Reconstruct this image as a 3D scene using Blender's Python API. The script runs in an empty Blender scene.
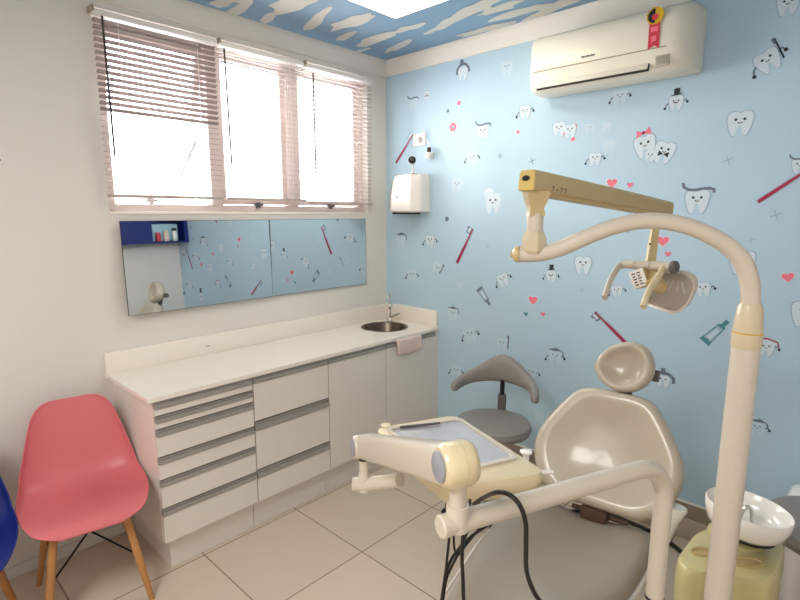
import bpy, bmesh, math, random
from mathutils import Vector as V, Matrix as M
random.seed(7)
C = bpy.context.scene.collection
PI = math.pi
# ------------------------------------------------------------------ camera
F = 519.0                                     # focal length in pixels (800 wide)
PITCH = math.atan(86 / F); SP, CP = math.sin(PITCH), math.cos(PITCH)
YAW = math.radians(43.2)
HD = V((-math.sin(YAW), math.cos(YAW), 0)); RT = V((math.cos(YAW), math.sin(YAW), 0)); UP = V((0, 0, 1))
CAM = V((0, 0, 1.65))
X0, Y0 = -2.77, 2.80                          # window wall, wallpaper wall
XR, YF, ZC = 0.42, -1.7, 2.712                # opposite wall, wall behind, ceiling

def at(u, v, x=None, y=None, z=None, d=None):
    """survey: the room point seen at photo pixel (u,v) on a plane x/y/z or at depth d"""
    r = (u - 400) / F; w = (300 - v) / F
    R = RT * r + HD * (CP + w * SP) + UP * (-SP + w * CP)
    if x is not None: t = (x - CAM.x) / R.x
    elif y is not None: t = (y - CAM.y) / R.y
    elif z is not None: t = (z - CAM.z) / R.z
    else: t = d
    return CAM + R * t

cd = bpy.data.cameras.new('camera'); cam = bpy.data.objects.new('camera', cd); C.objects.link(cam)
cam.location = CAM; cam.rotation_euler = (PI / 2 - PITCH, 0, YAW)
cd.sensor_width = 36; cd.lens = F * 36 / 800; cd.clip_start = 0.02
bpy.context.scene.camera = cam

# ------------------------------------------------------------------ materials
def lin(c):
    return tuple(((x / 255) / 12.92 if x / 255 <= .04045 else ((x / 255 + .055) / 1.055) ** 2.4) for x in c) + (1,)

def mat(name, rgb, rough=.5, metal=0, var=.06, scale=6, bump=0, bscale=60, coat=0, trans=0, ior=1.45, emit=None, estr=0, alpha=1, spec=.5):
    m = bpy.data.materials.new(name); m.use_nodes = True
    nt = m.node_tree; b = nt.nodes['Principled BSDF']
    tc = nt.nodes.new('ShaderNodeTexCoord')
    nz = nt.nodes.new('ShaderNodeTexNoise'); nz.inputs['Scale'].default_value = scale; nz.inputs['Detail'].default_value = 3
    nt.links.new(tc.outputs['Object'], nz.inputs['Vector'])
    mx = nt.nodes.new('ShaderNodeMix'); mx.data_type = 'RGBA'
    c = lin(rgb)
    mx.inputs[6].default_value = tuple(min(1, x * (1 - var)) for x in c[:3]) + (1,)
    mx.inputs[7].default_value = tuple(min(1, x * (1 + var)) for x in c[:3]) + (1,)
    nt.links.new(nz.outputs['Fac'], mx.inputs[0]); nt.links.new(mx.outputs[2], b.inputs['Base Color'])
    b.inputs['Roughness'].default_value = rough; b.inputs['Metallic'].default_value = metal
    b.inputs['Coat Weight'].default_value = coat; b.inputs['Coat Roughness'].default_value = .08
    b.inputs['Transmission Weight'].default_value = trans; b.inputs['IOR'].default_value = ior
    b.inputs['Alpha'].default_value = alpha; b.inputs['Specular IOR Level'].default_value = spec
    if emit: b.inputs['Emission Color'].default_value = lin(emit); b.inputs['Emission Strength'].default_value = estr
    if bump:
        n2 = nt.nodes.new('ShaderNodeTexNoise'); n2.inputs['Scale'].default_value = bscale
        nt.links.new(tc.outputs['Object'], n2.inputs['Vector'])
        bp = nt.nodes.new('ShaderNodeBump'); bp.inputs['Strength'].default_value = bump; bp.inputs['Distance'].default_value = .01
        nt.links.new(n2.outputs['Fac'], bp.inputs['Height']); nt.links.new(bp.outputs['Normal'], b.inputs['Normal'])
    return m

MT = {}
MT['wall'] = mat('wall_paint', (226, 221, 215), .6, var=.02, scale=2, bump=.03)
MT['cornice'] = mat('cornice_plaster', (232, 228, 222), .6, var=.02)
MT['paper'] = mat('blue_wallpaper', (184, 211, 229), .45, var=.04, scale=1.2)
MT['p_white'] = mat('print_white', (210, 224, 237), .5, var=.02)
MT['p_line'] = mat('print_outline', (158, 182, 204), .5, var=.02)
MT['p_dark'] = mat('print_dark', (38, 40, 52), .5, var=.02)
MT['p_pink'] = mat('print_pink', (238, 120, 142), .5, var=.04)
MT['p_crim'] = mat('print_crimson', (166, 18, 66), .5, var=.04)
MT['p_teal'] = mat('print_teal', (70, 138, 152), .5, var=.04)
MT['p_grey'] = mat('print_grey', (108, 120, 142), .5, var=.04)
MT['p_pale'] = mat('print_pale', (196, 217, 232), .5, var=.02)
MT['sky'] = mat('ceiling_sky_blue', (124, 158, 186), .6, var=.12, scale=2.5)
MT['cloud'] = mat('ceiling_cloud_white', (206, 204, 196), .6, var=.05, scale=9)
MT['lacquer'] = mat('cabinet_lacquer', (229, 221, 213), .35, var=.015, scale=3, coat=.2)
MT['counter'] = mat('worktop_white', (243, 234, 224), .25, var=.02, scale=4, coat=.3)
MT['alu'] = mat('brushed_aluminium', (162, 158, 154), .4, metal=.2, var=.06, scale=20)
MT['gap'] = mat('dark_gap', (52, 48, 46), .7)
MT['steel'] = mat('sink_steel', (112, 100, 90), .32, metal=1, var=.05)
MT['chrome'] = mat('chrome', (215, 212, 205), .12, metal=1, var=.02)
MT['towel'] = mat('pink_terry', (232, 208, 200), .9, var=.06, scale=40, bump=.4, bscale=180)
MT['acplastic'] = mat('cream_plastic', (234, 228, 212), .35, var=.02, scale=3, coat=.2)
MT['white'] = mat('white_plastic', (236, 230, 227), .35, var=.02, coat=.2)
MT['black'] = mat('black_plastic', (22, 22, 24), .35, var=.05)
MT['hose'] = mat('black_rubber', (24, 20, 20), .4, var=.05)
MT['frame'] = mat('window_frame_paint', (222, 208, 204), .4, var=.02)
MT['pink'] = mat('pink_shell_plastic', (212, 112, 119), .38, var=.03, scale=3)
MT['blue'] = mat('blue_shell_plastic', (18, 36, 112), .35, var=.03)
MT['wood'] = mat('beech_leg', (186, 132, 80), .5, var=.16, scale=14)
MT['iron'] = mat('black_iron', (26, 26, 28), .4, metal=.6)
MT['greyvinyl'] = mat('grey_vinyl', (140, 134, 130), .4, var=.04, bump=.03, bscale=90)
MT['greyplastic'] = mat('grey_plastic', (96, 92, 94), .45)
MT['uphol'] = mat('taupe_vinyl', (190, 178, 160), .3, var=.04, scale=3, coat=.3)
MT['seatv'] = mat('seat_vinyl', (160, 150, 137), .3, var=.06, scale=3, coat=.3)
MT['ivory'] = mat('ivory_enamel', (206, 195, 180), .3, var=.03, scale=4, coat=.35)
MT['cream'] = mat('cream_enamel', (220, 204, 168), .32, var=.04, scale=4, coat=.3)
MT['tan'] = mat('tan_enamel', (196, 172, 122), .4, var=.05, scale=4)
MT['yellow'] = mat('yellowed_plastic', (208, 196, 142), .28, var=.05, scale=4, coat=.4)
MT['ceramic'] = mat('white_ceramic', (240, 236, 230), .18, var=.015, coat=.5)
MT['bluegrey'] = mat('blue_grey_insert', (152, 152, 162), .4, var=.04)
MT['trayglass'] = mat('tray_surface', (184, 180, 184), .12, var=.03, metal=.2, coat=.35)
MT['amber'] = mat('amber_reflector', (176, 124, 88), .3, metal=.35, var=.12, scale=12)
MT['shield'] = mat('clear_shield', (236, 226, 216), .08, var=.02, alpha=.24)
MT['led'] = mat('led_diffuser', (255, 246, 222), .5, emit=(255, 244, 214), estr=2.2)
MT['navy'] = mat('navy_board', (20, 38, 112), .4, var=.04)
MT['aqua'] = mat('aqua_plastic', (170, 205, 218), .3, var=.05)
MT['red'] = mat('red_plastic', (205, 60, 74), .35, var=.05)
MT['gold'] = mat('yellow_print', (214, 170, 30), .4, var=.05)
MT['skirt'] = mat('skirting_tile', (196, 180, 162), .35, var=.05, scale=5)
MT['skirt2'] = mat('skirting_tile_shaded', (160, 146, 130), .4, var=.05, scale=5)  # same skirting tile, darkened to paint the shadow on its upper strip

MT['tanplate'] = mat('display_plate', (196, 190, 172), .4)
MT['tanplate2'] = mat('display_glass', (160, 154, 138), .3)
MT['brown'] = mat('brown_bracket', (92, 70, 56), .5)
MT['khaki'] = mat('khaki_enamel', (190, 170, 126), .4, var=.05, scale=4, coat=.2)
MT['mustard'] = mat('mustard_cap', (212, 184, 112), .4, var=.05)
MT['ivory2'] = mat('ivory_sleeve', (206, 190, 162), .3, var=.03, coat=.35)
# mirror
m = mat('mirror_silver', (222, 228, 230), .015, metal=1, var=.005); MT['mirror'] = m
# window glass: thin clear pane
m = bpy.data.materials.new('window_glass'); m.use_nodes = True; nt = m.node_tree
b = nt.nodes['Principled BSDF']; o_ = nt.nodes['Material Output']
tr = nt.nodes.new('ShaderNodeBsdfTransparent'); ms = nt.nodes.new('ShaderNodeMixShader'); fr = nt.nodes.new('ShaderNodeFresnel')
b.inputs['Roughness'].default_value = .03; b.inputs['Base Color'].default_value = (.9, .93, .95, 1)
nt.links.new(fr.outputs[0], ms.inputs[0]); nt.links.new(tr.outputs[0], ms.inputs[1]); nt.links.new(b.outputs[0], ms.inputs[2]); nt.links.new(ms.outputs[0], o_.inputs['Surface'])
MT['glass'] = m
# blind slats: thin translucent white aluminium/pvc
m = mat('slat_white', (188, 174, 170), .45, var=.02); nt = m.node_tree
b = nt.nodes['Principled BSDF']; o_ = nt.nodes['Material Output']
tl = nt.nodes.new('ShaderNodeBsdfTranslucent'); tl.inputs['Color'].default_value = lin((236, 226, 222)); ms = nt.nodes.new('ShaderNodeMixShader'); ms.inputs[0].default_value = .04
nt.links.new(b.outputs[0], ms.inputs[1]); nt.links.new(tl.outputs[0], ms.inputs[2]); nt.links.new(ms.outputs[0], o_.inputs['Surface'])
MT['slat'] = m
MT['slat_shaded'] = mat('slat_shaded', (138, 124, 122), .5, var=.03)  # darker copy of the white slats, backlit shade painted into the colour
# floor tiles
m = mat('floor_tile', (214, 198, 178), .3, var=.05, scale=1.6, coat=.15); nt = m.node_tree
b = nt.nodes['Principled BSDF']; mixn = [n for n in nt.nodes if n.bl_idname == 'ShaderNodeMix'][0]
br = nt.nodes.new('ShaderNodeTexBrick'); br.offset = 0; br.squash = 1
br.inputs['Scale'].default_value = 1; br.inputs['Mortar Size'].default_value = .0035; br.inputs['Mortar Smooth'].default_value = .1
br.inputs['Brick Width'].default_value = .545; br.inputs['Row Height'].default_value = .545
br.inputs['Color1'].default_value = (1, 1, 1, 1); br.inputs['Color2'].default_value = (.94, .94, .94, 1); br.inputs['Mortar'].default_value = (.42, .36, .31, 1)
tc = nt.nodes.new('ShaderNodeTexCoord'); mp = nt.nodes.new('ShaderNodeMapping')
mp.inputs['Location'].default_value = (1.733 + .545 * 4, -1.025 + .545 * 8, 0)
nt.links.new(tc.outputs['Object'], mp.inputs['Vector']); nt.links.new(mp.outputs[0], br.inputs['Vector'])
mu = nt.nodes.new('ShaderNodeMix'); mu.data_type = 'RGBA'; mu.blend_type = 'MULTIPLY'; mu.inputs[0].default_value = 1
nt.links.new(mixn.outputs[2], mu.inputs[6]); nt.links.new(br.outputs['Color'], mu.inputs[7]); nt.links.new(mu.outputs[2], b.inputs['Base Color'])
MT['floor'] = m

# ------------------------------------------------------------------ mesh helpers
def NB(): return bmesh.new()

def box(bm, lo, hi, bev=0, seg=2, mx=None):
    lo, hi = V(lo), V(hi)
    r = bmesh.ops.create_cube(bm, size=1)
    vs = r['verts']
    for v in vs: v.co = V((lo[i] + (v.co[i] + .5) * (hi[i] - lo[i]) for i in range(3)))
    if bev:
        es = list({e for v in vs for e in v.link_edges})
        rr = bmesh.ops.bevel(bm, geom=es, offset=bev, segments=seg, affect='EDGES', profile=.6)
        vs = list({v for f in rr['faces'] for v in f.verts} | {v for v in vs if v.is_valid})
    if mx is not None:
        for v in vs: v.co = mx @ v.co
    return vs

def loft(bm, rings, closed=False, cap=True, mi=0):
    R = [[bm.verts.new(p) for p in ring] for ring in rings]
    n = len(R[0]); k = len(R)
    for i in range(k if closed else k - 1):
        a, b = R[i], R[(i + 1) % k]
        for j in range(n):
            f = bm.faces.new((a[j], a[(j + 1) % n], b[(j + 1) % n], b[j])); f.material_index = mi
    if cap and not closed:
        f = bm.faces.new(R[0][::-1]); f.material_index = mi
        f = bm.faces.new(R[-1]); f.material_index = mi
    return R

def spline(pts, k=8, closed=False):
    pts = [V(p) for p in pts]; n = len(pts); out = []
    rng = range(n if closed else n - 1)
    for i in rng:
        if closed: p0, p1, p2, p3 = pts[(i - 1) % n], pts[i], pts[(i + 1) % n], pts[(i + 2) % n]
        else: p0, p1, p2, p3 = pts[max(0, i - 1)], pts[i], pts[i + 1], pts[min(n - 1, i + 2)]
        for j in range(k):
            t = j / k
            out.append(.5 * ((2 * p1) + (p2 - p0) * t + (2 * p0 - 5 * p1 + 4 * p2 - p3) * t * t + (3 * p1 - p0 - 3 * p2 + p3) * t ** 3))
    if not closed: out.append(pts[-1])
    return out

def tube(bm, pts, r, n=14, cap=True, sx=1.0, up=None):
    pts = [V(p) for p in pts]
    rs = r if isinstance(r, (list, tuple)) else [r] * len(pts)
    t0 = (pts[1] - pts[0]).normalized()
    a = V(up) if up else (V((0, 0, 1)) if abs(t0.z) < .9 else V((1, 0, 0)))
    nx = (a - t0 * a.dot(t0)).normalized()
    rings = []
    for i, p in enumerate(pts):
        t = (pts[min(i + 1, len(pts) - 1)] - pts[max(i - 1, 0)]).normalized()
        nx = (nx - t * nx.dot(t)).normalized(); ny = t.cross(nx)
        rings.append([p + nx * (math.cos(2 * PI * j / n) * rs[i]) + ny * (math.sin(2 * PI * j / n) * rs[i] * sx) for j in range(n)])
    loft(bm, rings, cap=cap)

def lathe(bm, prof, n=32, mx=None, cap=True):
    rings = [[V((r * math.cos(2 * PI * j / n), r * math.sin(2 * PI * j / n), z)) for j in range(n)] for r, z in prof]
    if mx is not None: rings = [[mx @ p for p in ring] for ring in rings]
    loft(bm, rings, cap=cap)

def prism(bm, poly, lo, hi, mx=None, bev=0):
    a = [V((x, y, lo)) for x, y in poly]; b = [V((x, y, hi)) for x, y in poly]
    if bev:
        c = V((sum(p.x for p in a) / len(a), sum(p.y for p in a) / len(a), 0))
        def ins(ring, z):
            out = []
            for p in ring:
                d = V((p.x, p.y, 0)) - c
                out.append(V((c.x, c.y, z)) + d * max(0, 1 - bev / max(d.length, 1e-6)))
            return out
        rings = [ins(a, lo), [V((p.x, p.y, lo + bev)) for p in a], [V((p.x, p.y, hi - bev)) for p in b], ins(b, hi)]
    else: rings = [a, b]
    if mx is not None: rings = [[mx @ p for p in r] for r in rings]
    loft(bm, rings)

def rpoly(pts, r, n=5):
    """round the corners of a 2-D polygon"""
    out = []; k = len(pts)
    for i in range(k):
        p0, p, p1 = V(pts[i - 1]).to_2d(), V(pts[i]).to_2d(), V(pts[(i + 1) % k]).to_2d()
        a = p + (p0 - p).normalized() * min(r, (p0 - p).length * .45); c = p + (p1 - p).normalized() * min(r, (p1 - p).length * .45)
        for j in range(n + 1):
            t = j / n; q = a * (1 - t) ** 2 + p * 2 * t * (1 - t) + c * t * t
            out.append((q.x, q.y))
    return out

def pad(bm, outline, rings, mx=None):
    """cushion: (scale, depth) rings of a 2-D outline"""
    rr = []
    for s, d in rings:
        ring = [V((x * s, y * s, d)) for x, y in outline]
        rr.append([mx @ p for p in ring] if mx is not None else ring)
    loft(bm, rr)

def axes(o, z, x=None):
    z = V(z).normalized()
    x = V(x) if x is not None else (V((1, 0, 0)) if abs(z.x) < .9 else V((0, 1, 0)))
    x = (x - z * x.dot(z)).normalized(); y = z.cross(x)
    m = M((x, y, z)).transposed().to_4x4(); m.translation = V(o); return m

# ------------------------------------------------------------------ object helpers
def wm(o):
    m = M.LocRotScale(o.location, o.rotation_euler, o.scale)
    return wm(o.parent) @ m if o.parent else m

def obj(name, bm, m, parent=None, world=True, smooth=38, sub=0, solid=0):
    """link a bmesh as ONE object; world=True means its vertices are in room coordinates"""
    if isinstance(bm, list): bm = bm[0]
    if parent is not None and world:
        inv = wm(parent).inverted()
        for v in bm.verts: v.co = inv @ v.co
    bmesh.ops.recalc_face_normals(bm, faces=bm.faces[:])
    me = bpy.data.meshes.new(name); bm.to_mesh(me); bm.free()
    o = bpy.data.objects.new(name, me); C.objects.link(o)
    for x in (m if isinstance(m, (list, tuple)) else [m]): me.materials.append(MT[x] if isinstance(x, str) else x)
    if parent is not None: o.parent = parent
    if smooth:
        me.polygons.foreach_set('use_smooth', [True] * len(me.polygons)); me.set_sharp_from_angle(angle=math.radians(smooth))
    if solid:
        s = o.modifiers.new('solid', 'SOLIDIFY'); s.thickness = solid; s.offset = 0
    if sub:
        s = o.modifiers.new('sub', 'SUBSURF'); s.levels = sub; s.render_levels = sub
    return o

def tag(o, label, cat, group=None):
    o['label'] = label; o['category'] = cat
    if group: o['group'] = group
    return o

def thing(name, label, cat, loc=(0, 0, 0), rz=0, group=None):
    o = bpy.data.objects.new(name, None); C.objects.link(o); o.empty_display_size = .1
    o.location = loc; o.rotation_euler = (0, 0, rz)
    return tag(o, label, cat, group)

def struct(name, bm, m, parent=None, **k):
    o = obj(name, bm, m, parent, **k)
    if parent is None: o['kind'] = 'structure'
    return o

def dup(root, loc, rz, label, group=None):
    r = root.copy(); C.objects.link(r); r.location = loc; r.rotation_euler = (0, 0, rz); r['label'] = label
    if group: r['group'] = group
    for ch in list(root.children):
        c = ch.copy(); C.objects.link(c); c.parent = r
        for g in list(ch.children):
            d = g.copy(); C.objects.link(d); d.parent = c
    return r

# ================================================================== THE ROOM
b = NB(); box(b, (X0 - .2, YF - .1, -.1), (XR + .1, Y0 + .1, 0)); struct('floor', b, 'floor', smooth=0)
WY0, WY1, WZ0, WZ1 = .897, 2.612, 1.655, 2.585
b = NB()
box(b, (X0 - .2, YF, 0), (X0, WY0, ZC)); box(b, (X0 - .2, WY1, 0), (X0, Y0, ZC))
box(b, (X0 - .2, WY0, 0), (X0, WY1, WZ0)); box(b, (X0 - .2, WY0, WZ1), (X0, WY1, ZC))
struct('wall_left', b, 'wall', smooth=0)
b = NB(); box(b, (XR, YF, 0), (XR + .1, Y0, ZC)); struct('wall_right', b, 'wall', smooth=0)
b = NB(); box(b, (X0 - .2, YF - .1, 0), (XR + .1, YF, ZC)); struct('wall_front', b, 'wall', smooth=0)

# ---- ceiling with printed clouds
b = NB(); box(b, (X0 - .2, YF - .1, ZC), (XR + .1, Y0 + .1, ZC + .1))
def cloud(x, y, lx, ly, ang, seed):
    rnd = random.Random(seed); n = 15; pts = []
    for i in range(n):
        a = 2 * PI * i / n; r = 1 + rnd.uniform(-.24, .24)
        px, py = lx * math.cos(a) * r, ly * math.sin(a) * r
        pts.append(V((x + px * math.cos(ang) - py * math.sin(ang), y + px * math.sin(ang) + py * math.cos(ang), 0)))
    vs = [b.verts.new((p.x, p.y, ZC - .0015 - .0002 * (seed % 5))) for p in spline(pts, 4, True)]
    f = b.faces.new(vs); f.material_index = 1
CL = [(239, 9, .15, .045), (292, 4, .2, .09), (316, 20, .2, .045), (352, 22, .2, .07), (378, 38, .2, .075), (398, 46, .16, .04), (330, 41, .09, .03), (431, 31, .09, .028),
      (474, 9, .2, .07), (486, 29, .22, .05), (428, 50, .2, .05), (452, 44, .15, .035), (520, 12, .2, .06), (560, 4, .22, .06), (260, -12, .25, .08), (330, -14, .25, .08), (500, -22, .25, .1), (222, 2, .1, .05), (268, 18, .1, .04), (345, 36, .12, .04), (408, 28, .12, .04), (448, 22, .16, .05), (500, 8, .14, .05), (410, 58, .14, .035), (540, 14, .16, .04), (362, 50, .08, .025)]
for i, (u, v, lx, ly) in enumerate(CL):
    p = at(u, v, z=ZC)
    if p.x > X0 + .1 and p.y < Y0 - .08: cloud(p.x, p.y, lx * .9, ly * .8, -.12 + .2 * math.sin(i * 2.3), i)
rr = random.Random(3)
for i in range(46):
    x, y = rr.uniform(-2.4, .3), rr.uniform(-1.5, 1.4)
    cloud(x, y, rr.uniform(.1, .26), rr.uniform(.035, .09), rr.uniform(-.3, .2), 100 + i)
struct('ceiling', b, ['sky', 'cloud'], smooth=0)

# ---- wallpaper wall with its printed teeth, brushes, hearts and tubes (one surface pattern, one mesh)
b = NB(); box(b, (X0 - .2, Y0, 0), (XR + .1, Y0 + .1, ZC))
MI = dict(paper=0, white=1, line=2, dark=3, pink=4, crim=5, teal=6, grey=7, pale=8)
NL = [0]
def poly(pts, col, layer):
    NL[0] += 1
    y = Y0 - .0006 - .00035 * layer - .0000004 * NL[0]
    vs = [b.verts.new((p[0], y, p[1])) for p in pts]
    f = b.faces.new(vs); f.material_index = MI[col]
def pxm(u, v):      # metres per pixel (vertical) on the wall here
    return (at(u, v - 1, y=Y0).z - at(u, v + 1, y=Y0).z) / 2
class Dec:
    def __init__(s, u, v, size, rot=0):
        p = at(u, v, y=Y0); s.c = (p.x, p.z); s.k = size * pxm(u, v); s.r = math.radians(rot)
    def tf(s, pts):
        c, n = math.cos(s.r), math.sin(s.r)
        return [(s.c[0] + s.k * (x * c - y * n), s.c[1] + s.k * (x * n + y * c)) for x, y in pts]
    def poly(s, pts, col, layer): poly(s.tf(pts), col, layer)
    def disc(s, x, y, r, col, layer, sy=1): s.poly([(x + r * math.cos(a * PI / 6), y + r * sy * math.sin(a * PI / 6)) for a in range(12)], col, layer)
    def stroke(s, pts, w, col, layer):
        pts = [V((x, y, 0)) for x, y in pts]; L, R = [], []
        for i, p in enumerate(pts):
            t = (pts[min(i + 1, len(pts) - 1)] - pts[max(i - 1, 0)]).normalized(); n = V((-t.y, t.x, 0)) * w / 2
            L.append((p + n).to_2d()); R.append((p - n).to_2d())
        s.poly([tuple(q) for q in L + R[::-1]], col, layer)
TOOTH = [(p.x, p.y) for p in spline([(-.5, .22, 0), (-.43, .44, 0), (-.2, .5, 0), (0, .43, 0), (.2, .5, 0), (.43, .44, 0), (.5, .22, 0), (.46, -.05, 0), (.38, -.32, 0), (.27, -.55, 0), (.15, -.5, 0), (.08, -.22, 0), (0, -.14, 0), (-.08, -.22, 0), (-.15, -.5, 0), (-.27, -.55, 0), (-.38, -.32, 0), (-.46, -.05, 0)], 3, True)]
def arc(cx, cy, r, a0, a1, n=7): return [(cx + r * math.cos(math.radians(a0 + (a1 - a0) * i / n)), cy + r * math.sin(math.radians(a0 + (a1 - a0) * i / n))) for i in range(n + 1)]
def tooth(u, v, size, hat=None, rot=0, faint=False, arms=False, face=True, outline=True):
    d = Dec(u, v, size, rot)
    if outline: d.poly([(x * 1.1, y * 1.08) for x, y in TOOTH], 'line' if not faint else 'pale', 1)
    d.poly(TOOTH, 'pale' if faint else 'white', 2)
    if face:
        e = 'dark' if not faint else 'grey'
        d.disc(-.17, .16, .06, e, 3); d.disc(.17, .16, .06, e, 3)
        d.stroke(arc(0, .08, .09, 205, 335), .04, e, 3)
    if arms:
        d.stroke([(-.5, .05), (-.66, -.08), (-.74, -.3)], .08, 'grey', 3); d.stroke([(.5, .1), (.68, .2), (.76, .02)], .08, 'grey', 3)
        d.disc(-.74, -.32, .09, 'dark', 3); d.disc(.76, .0, .09, 'dark', 3)
    if hat == 'top':
        d.poly([(-.34, .52), (.34, .58), (.34, .64), (.2, .64), (.22, 1.05), (-.2, 1.02), (-.18, .61), (-.34, .59)], 'dark', 4)
        d.stroke([(-.16, .02), (-.06, .06), (0, .02), (.06, .06), (.16, .02)], .05, 'dark', 4)
    if hat == 'grad':
        d.poly([(-.62, .52), (-.1, .46), (.62, .52), (.1, .72)], 'grey', 4); d.stroke([(.5, .55), (.62, .4), (.64, .1)], .09, 'grey', 4)
    if hat == 'wave': d.stroke([(-.66, .84), (-.6, .64), (-.38, .52), (-.1, .5), (.2, .56), (.5, .56), (.66, .5), (.66, .36)], .13, 'grey', 4)
    if hat == 'arch':
        d.stroke([(-.6, -.05), (-.58, .3), (-.3, .62), (0, .7), (.3, .62), (.58, .3), (.6, -.0)], .2, 'grey', 4); d.disc(-.12, .86, .2, 'grey', 4)
    if hat == 'hammer':
        d.stroke([(-.75, .5), (-.2, .62), (.35, .6), (.7, .35), (.74, -.05)], .24, 'grey', 4); d.poly([(-.2, .6), (.12, .6), (.12, 1), (-.2, 1)], 'grey', 4)
    if hat == 'stripe':
        d.stroke([(-.6, .42), (0, .56), (.62, .36)], .12, 'white', 4); d.stroke([(-.6, .56), (0, .7), (.62, .5), (.72, .2)], .09, 'crim', 4)
    if hat == 'bow': 
        d.poly([(0, .62), (-.3, .82), (-.34, .44)], 'pink', 4); d.poly([(0, .62), (.3, .86), (.34, .48)], 'pink', 4); d.disc(0, .64, .08, 'crim', 5)
    if hat == 'tie':
        d.poly([(0, -.1), (-.26, .04), (-.26, -.24)], 'dark', 4); d.poly([(0, -.1), (.26, .04), (.26, -.24)], 'dark', 4)
    if hat == 'brush':
        d.stroke([(.55, -.3), (.62, .75)], .07, 'dark', 4); d.poly([(.5, .5), (.62, .5), (.62, .8), (.48, .8)], 'grey', 4)
def heart(u, v, size, col='pink', rot=0):
    d = Dec(u, v, size, rot)
    pts = []
    for i in range(22):
        t = 2 * PI * i / 22
        pts.append((16 * math.sin(t) ** 3 / 33, (13 * math.cos(t) - 5 * math.cos(2 * t) - 2 * math.cos(3 * t) - math.cos(4 * t)) / 33))
    d.poly([(x * 1.2, y * 1.2) for x, y in pts], 'white' if size > 7 else 'line', 1); d.poly(pts, col, 2)
def brush(u0, v0, u1, v1, w, side=1, bristle='grey', frac=.2):
    """toothbrush from its handle end to its head"""
    a, c = at(u0, v0, y=Y0), at(u1, v1, y=Y0); A, B = V((a.x, a.z)), V((c.x, c.z))
    k = w * pxm(u0, v0); t = (B - A).normalized(); n = V((-t.y, t.x)) * side; L = (B - A).length
    def P(s, h): q = A + t * (s * L) + n * (h * k); return (q.x, q.y)
    poly([P(-.01, -.75), P(.55, -.95), P(1.01, -.6), P(1.01, .6), P(.55, .75), P(-.01, .9)], 'line', 1)
    poly([P(0, -.5), P(.06, -.62), P(.5, -.5), P(.72, -.3), P(1, -.3), P(1, .3), P(.72, .3), P(.5, .5), P(.06, .62), P(0, .5)], 'crim', 2)
    poly([P(1 - frac, .3), P(1, .3), P(1.0, 2.4), P(1 - frac * .35, 2.5), P(1 - frac * .5, 1.7), P(1 - frac * .75, 2.3), P(1 - frac, 1.9)], bristle, 3)
    poly([P(1 - frac * .8, .6), P(.99, .6), P(.98, 1.6), P(1 - frac * .8, 1.5)], 'white', 4)
def paste(u0, v0, u1, v1, w, fill='teal'):  # toothpaste tube
    a, c = at(u0, v0, y=Y0), at(u1, v1, y=Y0); A, B = V((a.x, a.z)), V((c.x, c.z))
    k = w * pxm(u0, v0); t = (B - A).normalized(); n = V((-t.y, t.x)); L = (B - A).length
    def P(s, h): q = A + t * (s * L) + n * (h * k); return (q.x, q.y)
    poly([P(0, -.62), P(.1, -.55), P(.76, -.4), P(.8, -.2), P(.8, .2), P(.76, .4), P(.1, .55), P(0, .62)], fill, 1)
    poly([P(.14, -.45), P(.7, -.3), P(.7, .3), P(.14, .45)], 'line', 2)
    poly([P(.2, -.25), P(.6, -.2), P(.6, .2), P(.2, .25)], 'pale', 3)
    poly([P(.8, -.2), P(1, -.24), P(1, .24), P(.8, .2)], fill, 2)
def sparkle(u, v, s, col='line'):
    d = Dec(u, v, s * .75)
    for a in (20, 110): d.stroke([(.5 * math.cos(math.radians(a)), .5 * math.sin(math.radians(a))), (-.5 * math.cos(math.radians(a)), -.5 * math.sin(math.radians(a)))], .1, col, 1)
def dot(u, v, s, col): Dec(u, v, s).disc(0, 0, .5, col, 1)
# left part of the wall
tooth(463, 73, 13, 'arch', face=False); tooth(507, 68, 13, faint=True); tooth(427, 95, 8, 'tie'); tooth(413, 104, 11, 'wave', faint=True, face=False)
dot(459, 103, 4.5, 'pink'); dot(448, 111, 3.5, 'grey'); dot(453, 127, 9, 'pink'); Dec(453, 127, 3.4).disc(0, 0, .5, 'line', 2); dot(453, 127, 2.4, 'pink')
tooth(483, 132, 14, 'wave'); tooth(525, 112, 13, arms=True); dot(518, 132, 7, 'pale'); dot(518, 132, 4, 'pink')
tooth(559, 129, 14, face=True); tooth(570, 131, 13); 
for u, v in ((560, 126), (565, 133), (575, 126), (573, 139)): dot(u, v, 4.5, 'pink')
tooth(472, 158, 12, arms=True, faint=True); dot(500, 156, 5, 'line'); sparkle(532, 161, 9, 'grey'); tooth(595, 159, 13, arms=True); tooth(590, 128, 8, faint=True)
tooth(457, 185, 13, faint=True); tooth(493, 203, 19, faint=False, outline=False); Dec(489, 195, 12).disc(0, .1, .5, 'white', 1)
brush(396, 163, 413, 135, 2.0, 1, 'line', .2); dot(447, 219, 5, 'grey')
tooth(401, 241, 12, 'grad', faint=True, face=False); tooth(430, 241, 12, arms=True); brush(457, 263, 473, 229, 2.6, 1, 'grey', .17)
sparkle(488, 247, 8); tooth(437, 268, 10, 'brush', faint=True, rot=-30); tooth(412, 275, 11, arms=True, faint=True); dot(460, 285, 6, 'pale')
paste(479, 288, 490, 305, 7, 'grey'); tooth(503, 280, 13, arms=True, rot=25); tooth(551, 276, 11, 'top', arms=True); tooth(583, 265, 17); heart(533, 300, 10)
heart(526, 314, 4.5, 'teal'); heart(543, 314, 5, 'pink'); tooth(453, 314, 11, 'grad', faint=True); tooth(470, 335, 14, arms=True, faint=True, rot=15)
tooth(502, 344, 12, 'brush', faint=True); tooth(555, 357, 13, 'grad', arms=True, faint=True); tooth(617, 291, 11, arms=True, rot=10); brush(627, 344, 595, 312, 2.7, 1, 'grey', .2)
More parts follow.
